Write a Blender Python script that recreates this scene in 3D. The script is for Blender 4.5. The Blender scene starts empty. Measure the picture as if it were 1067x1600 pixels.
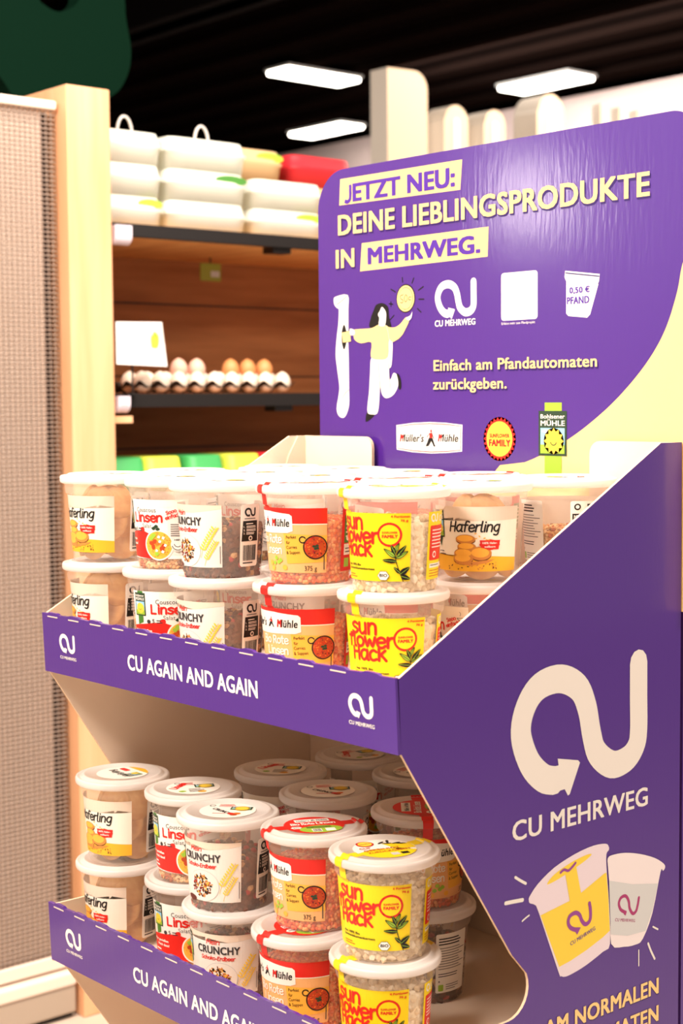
import bpy, bmesh, math, random
from mathutils import Vector, Matrix
random.seed(7)
sc = bpy.context.scene
COL = sc.collection
ZO = 1.02          # height of the upper tier's front edge above the shop floor
PI = math.pi

# ------------------------------------------------------------------ camera
def setup_camera():
    yaw, pitch, roll, f = 0.8579, 0.0708, -0.00825, 2470.8
    F = Vector((-math.sin(yaw)*math.cos(pitch), math.cos(yaw)*math.cos(pitch), -math.sin(pitch)))
    R0 = Vector((math.cos(yaw), math.sin(yaw), 0)); U0 = R0.cross(F)
    R = R0*math.cos(roll) + U0*math.sin(roll); U = -R0*math.sin(roll) + U0*math.cos(roll)
    cd = bpy.data.cameras.new('camera'); cd.sensor_fit = 'VERTICAL'; cd.sensor_height = 36; cd.lens = f/1600*36
    cd.dof.use_dof = True; cd.dof.focus_distance = 1.66; cd.dof.aperture_fstop = 7.5; cd.clip_start = .05; cd.clip_end = 200
    ob = bpy.data.objects.new('camera', cd); COL.objects.link(ob)
    ob.matrix_world = Matrix(((R.x, U.x, -F.x, 1.2999), (R.y, U.y, -F.y, -.9274), (R.z, U.z, -F.z, .2417+ZO), (0, 0, 0, 1)))
    sc.camera = ob
setup_camera()
CAM = Vector((1.2999, -.9274, 0))

# ------------------------------------------------------------------ world, lamps, exposure
w = bpy.data.worlds.new('world'); sc.world = w; w.use_nodes = True
bg = w.node_tree.nodes['Background']; bg.inputs[0].default_value = (1.0, .85, .76, 1); bg.inputs[1].default_value = .5
sc.view_settings.view_transform = 'Standard'; sc.view_settings.look = 'None'; sc.view_settings.gamma = 1
sc.view_settings.use_curve_mapping = False
sc.view_settings.exposure = 0.0
sc.cycles.transparent_max_bounces = 24
sc.cycles.max_bounces = 8

def area(name, x, y, z, sx, sy, power, target, col=(1, .885, .785)):
    l = bpy.data.lights.new(name, 'AREA'); l.shape = 'RECTANGLE'; l.size = sx; l.size_y = sy; l.energy = power; l.color = col
    o = bpy.data.objects.new(name, l); COL.objects.link(o); o.location = (x, y, z+ZO)
    d = Vector(target) - Vector((x, y, z)); o.rotation_euler = d.to_track_quat('-Z', 'Y').to_euler()
    return o
# rows of shop ceiling lamps: in front of the display, over it, and over the aisles behind, plus added fills
area('area_lamp', .15, -1.6, 1.75, 1.5, .5, 112, (-.05, .0, -.35))
area('area_lamp', -.35, .15, 2.3, 1.2, .4, 105, (-.1, .2, .1))
area('area_lamp', -.15, 1.3, 1.75, 1.0, .4, 44, (-1.6, 1.0, .3))  # added fill, aimed to brighten the egg shelf and its post
area('area_lamp', 2.9, .9, 2.2, 1.4, .5, 75, (.3, .2, -.2))  # unseen fill at the right, added to lift the purple side wall
area('area_lamp', -3.6, -3.4, 2.5, 2.4, .5, 70, (-.6, .2, .4))
area('area_lamp', -10.3, -10.7, 2.45, 1.0, .9, 110, (.1, .4, .48))
area('area_lamp', -2.0, 4.6, 2.4, 1.2, .4, 115, (-3.4, 4.4, 1.2))
area('area_lamp', -6.0, 7.0, 2.5, 3.0, .4, 105, (-6, 9, 1.4))

# ------------------------------------------------------------------ materials
def lin(c):
    return tuple((v/255/12.92 if v <= 10.3 else ((v/255+.055)/1.055)**2.4) for v in c) + (1,)
MATS = {}
def mat(name, rgb, rough=.5, spec=.5, metal=0, coat=0, emit=0, noise=None, bump=None):
    if name in MATS: return MATS[name]
    m = bpy.data.materials.new(name); m.use_nodes = True; nt = m.node_tree; b = nt.nodes['Principled BSDF']
    b.inputs['Base Color'].default_value = lin(rgb); b.inputs['Roughness'].default_value = rough
    b.inputs['Specular IOR Level'].default_value = spec; b.inputs['Metallic'].default_value = metal
    b.inputs['Coat Weight'].default_value = coat; b.inputs['Coat Roughness'].default_value = .12
    if emit:
        b.inputs['Emission Color'].default_value = lin(rgb); b.inputs['Emission Strength'].default_value = emit
    def coords(scale):
        tc = nt.nodes.new('ShaderNodeTexCoord'); mp = nt.nodes.new('ShaderNodeMapping'); mp.inputs['Scale'].default_value = scale
        nt.links.new(tc.outputs['Object'], mp.inputs['Vector']); return mp.outputs[0]
    if noise:                                    # (scale xyz, second colour, detail, contrast lo, hi)
        s, c2, det, lo, hi = noise
        n = nt.nodes.new('ShaderNodeTexNoise'); n.inputs['Scale'].default_value = 1; n.inputs['Detail'].default_value = det
        nt.links.new(coords(s), n.inputs['Vector'])
        r = nt.nodes.new('ShaderNodeValToRGB'); r.color_ramp.elements[0].position = lo; r.color_ramp.elements[1].position = hi
        r.color_ramp.elements[0].color = lin(rgb); r.color_ramp.elements[1].color = lin(c2)
        nt.links.new(n.outputs['Fac'], r.inputs[0]); nt.links.new(r.outputs[0], b.inputs['Base Color'])
    if bump:                                     # (scale xyz, strength, distance)
        s, st, di = bump
        n = nt.nodes.new('ShaderNodeTexNoise'); n.inputs['Scale'].default_value = 1; n.inputs['Detail'].default_value = 3
        nt.links.new(coords(s), n.inputs['Vector'])
        bp = nt.nodes.new('ShaderNodeBump'); bp.inputs['Strength'].default_value = st; bp.inputs['Distance'].default_value = di
        nt.links.new(n.outputs['Fac'], bp.inputs['Height']); nt.links.new(bp.outputs[0], b.inputs['Normal'])
        if coat: nt.links.new(bp.outputs[0], b.inputs['Coat Normal'])
    MATS[name] = m
    return m
def clear_mat(name, rgb, alpha, rough=.3, trans=.35):
    if name in MATS: return MATS[name]
    m = bpy.data.materials.new(name); m.use_nodes = True; nt = m.node_tree; b = nt.nodes['Principled BSDF']
    b.inputs['Base Color'].default_value = lin(rgb); b.inputs['Roughness'].default_value = rough
    tl = nt.nodes.new('ShaderNodeBsdfTranslucent'); tl.inputs[0].default_value = lin(rgb)
    m1 = nt.nodes.new('ShaderNodeMixShader'); m1.inputs[0].default_value = trans
    nt.links.new(b.outputs[0], m1.inputs[1]); nt.links.new(tl.outputs[0], m1.inputs[2])
    tr = nt.nodes.new('ShaderNodeBsdfTransparent'); tr.inputs[0].default_value = (1, 1, 1, 1)
    m2 = nt.nodes.new('ShaderNodeMixShader'); m2.inputs[0].default_value = alpha
    nt.links.new(tr.outputs[0], m2.inputs[1]); nt.links.new(m1.outputs[0], m2.inputs[2])
    nt.links.new(m2.outputs[0], nt.nodes['Material Output'].inputs[0])
    MATS[name] = m
    return m
PRINT = dict(   # printing inks
    white=(250, 243, 232), cream=(252, 244, 226), yellow=(253, 219, 26), paleyellow=(248, 212, 140), red=(226, 38, 30), black=(22, 20, 20),
    grey=(120, 112, 108), dark=(62, 58, 60), purple=(84, 44, 156), deep=(46, 20, 98), gold=(247, 186, 48), tan=(214, 140, 66), brown=(120, 66, 30),
    green=(70, 130, 50), lime=(158, 196, 60), forest=(42, 66, 44), peach=(246, 184, 122), orange=(244, 120, 44), skyblue=(150, 205, 232),
    amber=(250, 184, 70), offwhite=(238, 230, 220), lilac=(236, 220, 226), pinkwhite=(244, 232, 230), pinkpurple=(150, 70, 150), magenta=(172, 56, 112), steel=(214, 214, 212),
    kraft=(190, 150, 110), woodprint=(236, 214, 192), darkred=(170, 30, 30), sunny=(250, 214, 70), rust=(190, 70, 30), lightgrey=(205, 200, 196), maroon=(96, 34, 26))
def ink(n):
    return mat('ink_'+n, PRINT[n], .38, .4)

# ------------------------------------------------------------------ object helpers
def link(name, me, parent=None, loc=None):
    o = bpy.data.objects.new(name, me); COL.objects.link(o)
    if parent is not None: o.parent = parent
    if loc is not None: o.location = loc
    return o
def tag(o, label=None, cat=None, group=None, kind=None):
    if label: o['label'] = label
    if cat: o['category'] = cat
    if group: o['group'] = group
    if kind: o['kind'] = kind
    return o
def thing(name, label, cat, loc=(0, 0, 0), rz=0, group=None):
    o = bpy.data.objects.new(name, None); COL.objects.link(o); o.empty_display_size = .05
    o.location = (loc[0], loc[1], loc[2]+ZO); o.rotation_euler = (0, 0, rz)
    return tag(o, label, cat, group)
class MB:
    """collects polygons for one mesh"""
    def __init__(s): s.v = []; s.f = []; s.m = []; s.mats = []; s.smooth = []
    def mi(s, m):
        if m not in s.mats: s.mats.append(m)
        return s.mats.index(m)
    def add(s, vs, fs, m, smooth=False):
        k = len(s.v); s.v += [tuple(p) for p in vs]; i = s.mi(m)
        for f in fs: s.f.append(tuple(k+j for j in f)); s.m.append(i); s.smooth.append(smooth)
    def box(s, x0, x1, y0, y1, z0, z1, m):
        s.add([(x0, y0, z0), (x1, y0, z0), (x1, y1, z0), (x0, y1, z0), (x0, y0, z1), (x1, y0, z1), (x1, y1, z1), (x0, y1, z1)],
              [(0, 3, 2, 1), (4, 5, 6, 7), (0, 1, 5, 4), (1, 2, 6, 5), (2, 3, 7, 6), (3, 0, 4, 7)], m)
    def prism(s, pts, fn, h0, h1, m, mtop=None, mside=None):
        """polygon pts (u,v) raised from h0 to h1 by fn(u,v,h)"""
        n = len(pts); a = [fn(u, v, h0) for u, v in pts]; b = [fn(u, v, h1) for u, v in pts]
        s.add(a, [tuple(range(n))], m); s.add(b, [tuple(range(n))], mtop or m)
        for i in range(n):
            j = (i+1) % n; s.add([a[i], a[j], b[j], b[i]], [(0, 1, 2, 3)], mside or m)
    def lathe(s, prof, m, n=64, cx=0, cy=0, smooth=True):
        vs = []; fs = []
        for r, z in prof:
            for k in range(n):
                t = 2*PI*k/n; vs.append((cx+r*math.cos(t), cy+r*math.sin(t), z))
        for i in range(len(prof)-1):
            for k in range(n):
                fs.append((i*n+k, i*n+(k+1) % n, (i+1)*n+(k+1) % n, (i+1)*n+k))
        s.add(vs, fs, m, smooth)
    def tube(s, pts, r, m, n=8):
        pts = [Vector(p) for p in pts]; vs = []; fs = []
        for i, p in enumerate(pts):
            d = (pts[min(i+1, len(pts)-1)] - pts[max(i-1, 0)]).normalized()
            a = d.orthogonal().normalized() if i == 0 else (a - d*a.dot(d)).normalized()
            b = d.cross(a)
            for k in range(n):
                t = 2*PI*k/n; vs.append(p + a*r*math.cos(t) + b*r*math.sin(t))
        for i in range(len(pts)-1):
            for k in range(n): fs.append((i*n+k, i*n+(k+1) % n, (i+1)*n+(k+1) % n, (i+1)*n+k))
        fs.append(tuple(range(n))); fs.append(tuple(range((len(pts)-1)*n, len(pts)*n)))
        s.add(vs, fs, m, True)
    def mesh(s, name, weld=True):
        me = bpy.data.meshes.new(name); me.from_pydata([tuple(p) for p in s.v], [], s.f)
        for m in s.mats: me.materials.append(m)
        me.polygons.foreach_set('material_index', s.m); me.polygons.foreach_set('use_smooth', s.smooth)
        bm = bmesh.new(); bm.from_mesh(me)
        if weld: bmesh.ops.remove_doubles(bm, verts=bm.verts, dist=1e-6)
        bmesh.ops.recalc_face_normals(bm, faces=bm.faces); bm.to_mesh(me); bm.free(); me.update()
        return me
    def build(s, name, parent=None, weld=True, top=False):
        return link(name, s.mesh(name, weld), parent, (0, 0, ZO) if top else None)
def bevel(o, wd, seg=2):
    md = o.modifiers.new('bevel', 'BEVEL'); md.width = wd; md.segments = seg; md.limit_method = 'ANGLE'; md.angle_limit = .7
    return o

# ------------------------------------------------------------------ flat artwork
def catmull(pts, closed=False, k=5):
    n = len(pts)
    if n < 3: return list(pts)
    out = []
    rng = range(n) if closed else range(n-1)
    for i in rng:
        g = (lambda j: pts[j % n]) if closed else (lambda j: pts[max(0, min(n-1, j))])
        p0, p1, p2, p3 = g(i-1), g(i), g(i+1), g(i+2)
        for q in range(k):
            t = q/k
            out.append(tuple(.5*((2*b)+(-a+c)*t+(2*a-5*b+4*c-d)*t*t+(-a+3*b-3*c+d)*t**3) for a, b, c, d in zip(p0, p1, p2, p3)))
    if not closed: out.append(tuple(pts[-1]))
    return out
_txt = {}
def glyphs(s, bold, spacing):
    k = (s, bold, spacing)
    if k not in _txt:
        c = bpy.data.curves.new('glyphs', 'FONT'); c.body = s; c.size = 1; c.offset = bold; c.resolution_u = 3; c.space_character = spacing
        o = bpy.data.objects.new('glyphs', c); m = bpy.data.meshes.new_from_object(o)
        _txt[k] = ([(v.co.x, v.co.y) for v in m.vertices], [tuple(p.vertices) for p in m.polygons])
        bpy.data.objects.remove(o); bpy.data.curves.remove(c); bpy.data.meshes.remove(m)
    return _txt[k]
def arc(cx, cy, rx, ry, a0, a1, n=7):
    return [(cx+rx*math.cos(math.radians(a0+(a1-a0)*i/(n-1))), cy+ry*math.sin(math.radians(a0+(a1-a0)*i/(n-1)))) for i in range(n)]
O_ = arc(.36, .5, .3, .47, 90, 450, 11)
STROKES = {   # brush lettering: advance, strokes (x-height = 1)
    's': (.72, [[(.6, .85), (.35, 1), (.08, .8), (.2, .58), (.45, .46), (.6, .25), (.35, 0), (.03, .12)]]),
    'u': (.78, [[(.08, 1), (.08, .35), (.2, .05), (.4, .02), (.58, .25)], [(.6, 1), (.6, 0)]]),
    'n': (.78, [[(.08, 1), (.08, 0)], [(.08, .65), (.25, .97), (.48, .97), (.6, .7), (.6, 0)]]),
    'm': (1.1, [[(.08, 1), (.08, 0)], [(.08, .65), (.25, .97), (.42, .9), (.5, .6), (.5, 0)], [(.5, .65), (.65, .97), (.85, .9), (.92, .6), (.92, 0)]]),
    'f': (.6, [[(.58, 1.4), (.38, 1.5), (.24, 1.3), (.22, 0)], [(0, .95), (.48, .95)]]),
    'l': (.36, [[(.12, 1.5), (.12, .15), (.28, 0)]]),
    'o': (.76, [O_]),
    'w': (.95, [[(.05, 1), (.22, .05), (.43, .8), (.64, .05), (.85, 1)]]),
    'e': (.72, [[(.08, .5), (.6, .56), (.55, .88), (.33, 1), (.1, .8), (.06, .4), (.2, .05), (.45, 0), (.64, .18)]]),
    'r': (.55, [[(.1, 1), (.1, 0)], [(.1, .6), (.25, .92), (.5, .98)]]),
    'H': (.85, [[(.1, 1.4), (.1, 0)], [(.68, 1.4), (.68, 0)], [(.1, .72), (.68, .72)]]),
    'a': (.78, [[(.6, .9), (.35, 1), (.1, .75), (.08, .3), (.28, 0), (.5, .15), (.6, .45)], [(.62, 1), (.62, .12), (.74, 0)]]),
    'c': (.68, [[(.58, .85), (.35, 1), (.1, .75), (.08, .3), (.28, 0), (.6, .12)]]),
    'k': (.68, [[(.1, 1.5), (.1, 0)], [(.55, 1), (.12, .45)], [(.25, .58), (.62, 0)]]),
    'i': (.3, [[(.12, 1), (.12, 0)], [(.12, 1.33), (.12, 1.4)]]),
    'g': (.78, [[(.6, .9), (.35, 1), (.1, .75), (.08, .35), (.28, .05), (.5, .15), (.6, .45)], [(.62, 1), (.62, -.2), (.45, -.5), (.15, -.42)]]),
    'L': (.84, [[(.1, 1.4), (.1, 0)], [(.1, 0), (.62, 0)]]),
    'M': (1.0, [[(.08, 0), (.14, 1.4)], [(.14, 1.4), (.46, .5)], [(.46, .5), (.8, 1.4)], [(.8, 1.4), (.86, 0)]]),
    'S': (.8, [[(.66, 1.2), (.4, 1.4), (.1, 1.15), (.25, .8), (.55, .6), (.66, .3), (.38, 0), (.04, .18)]]),
    'E': (.72, [[(.1, 1.4), (.1, 0)], [(.1, 1.4), (.62, 1.4)], [(.1, .72), (.52, .72)], [(.1, 0), (.62, 0)]]),
    'h': (.76, [[(.1, 1.5), (.1, 0)], [(.1, .6), (.28, .95), (.5, .95), (.6, .65), (.6, 0)]]),
    'd': (.78, [[(.6, .9), (.35, 1), (.1, .75), (.08, .3), (.28, 0), (.5, .15), (.6, .45)], [(.62, 1.5), (.62, 0)]]),
    'b': (.76, [[(.1, 1.5), (.1, 0)], [(.1, .5), (.25, .95), (.5, .95), (.64, .5), (.5, .05), (.25, .02), (.1, .4)]]),
    't': (.55, [[(.22, 1.4), (.22, .15), (.45, 0)], [(0, 1), (.45, 1)]]),
    'B': (.8, [[(.1, 1.4), (.1, 0)], [(.1, 1.4), (.5, 1.38), (.6, 1.05), (.45, .75), (.1, .74)], [(.1, .74), (.55, .72), (.68, .38), (.5, .02), (.1, 0)]]),
    'R': (.8, [[(.1, 1.4), (.1, 0)], [(.1, 1.4), (.5, 1.38), (.62, 1.05), (.5, .72), (.1, .7)], [(.35, .7), (.68, 0)]]),
    '-': (.5, [[(.08, .5), (.4, .5)]]), ' ': (.4, []), '!': (.3, [[(.12, 1.4), (.12, .5)], [(.12, .05), (.12, .0)]]),
}
class Art:
    def __init__(s): s.it = []
    def raw(s, vs, fs, m, l): s.it.append((vs, fs, m, l))
    def poly(s, pts, m, l=0): s.raw(list(pts), [tuple(range(len(pts)))], m, l)
    def blob(s, pts, m, l=0, k=5): s.poly(catmull(pts, True, k), m, l)
    def rect(s, x0, y0, x1, y1, m, l=0): s.poly([(x0, y0), (x1, y0), (x1, y1), (x0, y1)], m, l)
    def rrect(s, x0, y0, x1, y1, r, m, l=0):
        s.poly(arc(x1-r, y0+r, r, r, -90, 0, 5)+arc(x1-r, y1-r, r, r, 0, 90, 5)+arc(x0+r, y1-r, r, r, 90, 180, 5)+arc(x0+r, y0+r, r, r, 180, 270, 5), m, l)
    def ell(s, cx, cy, rx, ry, m, l=0, n=28, rot=0):
        c, q = math.cos(rot), math.sin(rot)
        s.poly([(cx+rx*math.cos(2*PI*k/n)*c-ry*math.sin(2*PI*k/n)*q, cy+rx*math.cos(2*PI*k/n)*q+ry*math.sin(2*PI*k/n)*c) for k in range(n)], m, l)
    def star(s, cx, cy, r0, r1, n, m, l=0):
        s.poly([(cx+(r1 if k % 2 else r0)*math.cos(PI*k/n), cy+(r1 if k % 2 else r0)*math.sin(PI*k/n)) for k in range(2*n)], m, l)
    def stroke(s, pts, wd, m, l=0, smooth=True, closed=False, caps=True, k=5):
        P = [Vector(p) for p in (catmull(pts, closed, k) if smooth else pts)]
        Q = [P[0]]
        for p in P[1:]:
            if (p-Q[-1]).length > 1e-7: Q.append(p)
        P = Q; n = len(P)
        if n < 2: return
        vs = []; fs = []
        for i, p in enumerate(P):
            a = P[(i-1) % n] if (closed or i > 0) else p
            b = P[(i+1) % n] if (closed or i < n-1) else p
            d = b-a
            if d.length < 1e-9: d = Vector((1, 0))
            d.normalize(); nn = Vector((-d.y, d.x))*wd/2; vs += [tuple(p+nn), tuple(p-nn)]
        for i in range(n if closed else n-1):
            j = (i+1) % n; fs.append((2*i, 2*j, 2*j+1, 2*i+1))
        if caps and not closed:
            for i, sg in ((0, -1), (n-1, 1)):
                d = (P[1]-P[0] if i == 0 else P[-1]-P[-2]).normalized()*sg; nn = Vector((-d.y, d.x))
                base = len(vs); k0 = 7
                for q in range(k0):
                    t = PI*q/(k0-1)-PI/2; vs.append(tuple(P[i]+(d*math.cos(t)+nn*math.sin(t))*wd/2))
                fs.append(tuple(range(base, base+k0)))
        s.raw(vs, fs, m, l)
    def text(s, t, x, y, h, m, l=1, wd=None, bold=.028, al='L', rot=0, shear=0, xs=1, sp=1.04, rise=0):
        vs, fs = glyphs(t, 0, sp)
        x0 = min(v[0] for v in vs); x1 = max(v[0] for v in vs); sy = h/(.70+bold*1.2); sx = (wd/(x1-x0+bold*1.6)) if wd else sy*xs
        W = (x1-x0)*sx; dx = {'L': 0, 'C': -W/2, 'R': -W}[al]; c, q = math.cos(rot), math.sin(rot); bb = bold*.8
        # heavier weights: the same letters printed again with slight offsets
        for k, (ex, ey) in enumerate(((0, 0), (bb, .6*bb), (-bb, .6*bb), (bb, -.6*bb), (-bb, -.6*bb)) if bold >= .02 else (((-bb*.6, 0), (bb*.6, 0)) if bold > .004 else ((0, 0),))):
            out = []
            for a, b in vs:
                v = (b+ey+bold*.6)*sy; u = (a+ex-x0+bold*.8)*sx+dx+shear*v
                out.append((x+u*c-v*q, y+u*q+v*c))
            s.raw(out, fs, m, l+.12*k)
    def brush(s, t, x, y, xh, st, m, l=1, wd=None, al='L', rot=0, shear=0, sp=1.0, asc=1):
        adv = 0; lst = []
        for ch in t:
            a, strokes = STROKES[ch]
            for q in strokes: lst.append([(p[0]+adv, p[1] if p[1] < 1 else 1+(p[1]-1)*asc) for p in q])
            adv += a*sp
        sx = wd/(adv-.1) if wd else xh
        W = adv*sx; dx = {'L': 0, 'C': -W/2, 'R': -W}[al]; c, q = math.cos(rot), math.sin(rot)
        for i, p in enumerate(lst):
            pts = [(x+(a*sx+dx+shear*b*xh)*c-b*xh*q, y+(a*sx+dx+shear*b*xh)*q+b*xh*c) for a, b in p]
            s.stroke(pts, st, m, l+.22*(i % 4), smooth=len(pts) > 2, k=4)
    def logo(s, x0, y0, wd, ht, m, l=1, th=None):
        L = SB['logo']; A = SB['arrow']; bx0, bx1, by0, by1 = .1439, .3456, -.1415, -.0185
        g = lambda p: (x0+(p[0]-bx0)/(bx1-bx0)*wd, y0+(p[1]-by0)/(by1-by0)*ht)
        s.stroke([g(p) for p in L], th or wd*.137, m, l); s.poly([g(p) for p in A], m, l+.5)
    def lines(s, x0, y0, x1, n, gap, h, m, l=1, seed=1):
        r = random.Random(seed)
        for i in range(n): s.rect(x0, y0-i*gap, x0+(x1-x0)*r.uniform(.7, 1), y0-i*gap+h, m, l)
    def barcode(s, x0, y0, x1, y1, m, l=1, seed=3):
        r = random.Random(seed); x = x0
        while x < x1-.3*(x1-x0)/20:
            b = r.choice((1, 1, 2, 3))*(x1-x0)/70; s.rect(x, y0, min(x+b, x1), y1, m, l); x += b+r.choice((1, 1, 2))*(x1-x0)/70
    def mesh(s, name, fn, cut=None):
        """flat polygons to 3D by fn(u, v, layer); cut = strip width when the paper bends round a cup"""
        bm = bmesh.new(); mats = []
        for vs, fs, m, l in s.it:
            if m not in mats: mats.append(m)
            bv = [bm.verts.new((a, b, l)) for a, b in vs]
            for f in fs:
                if len(set(f)) < 3: continue
                try: fc = bm.faces.new([bv[i] for i in f])
                except ValueError: continue
                fc.material_index = mats.index(m)
        bmesh.ops.triangulate(bm, faces=[f for f in bm.faces if len(f.verts) > 4], ngon_method='EAR_CLIP')
        if cut:
            us = [v.co.x for v in bm.verts]; a = math.floor(min(us)/cut)+1; b = math.ceil(max(us)/cut)
            for k in range(a, b):
                bmesh.ops.bisect_plane(bm, geom=bm.verts[:]+bm.edges[:]+bm.faces[:], plane_co=(k*cut, 0, 0), plane_no=(1, 0, 0), dist=1e-7)
        outw = []
        for f in bm.faces:
            c = f.calc_center_median(); outw.append((f, Vector(fn(c.x, c.y, c.z+1))-Vector(fn(c.x, c.y, c.z))))
        for v in bm.verts: v.co = fn(v.co.x, v.co.y, v.co.z)
        bm.normal_update()
        for f, d in outw:
            if f.normal.dot(d) < 0: f.normal_flip()
        me = bpy.data.meshes.new(name); bm.to_mesh(me); bm.free()
        for m in mats: me.materials.append(ink(m) if isinstance(m, str) else m)
        return me
    def build(s, name, fn, parent, cut=None): return link(name, s.mesh(name, fn, cut), parent)

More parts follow.
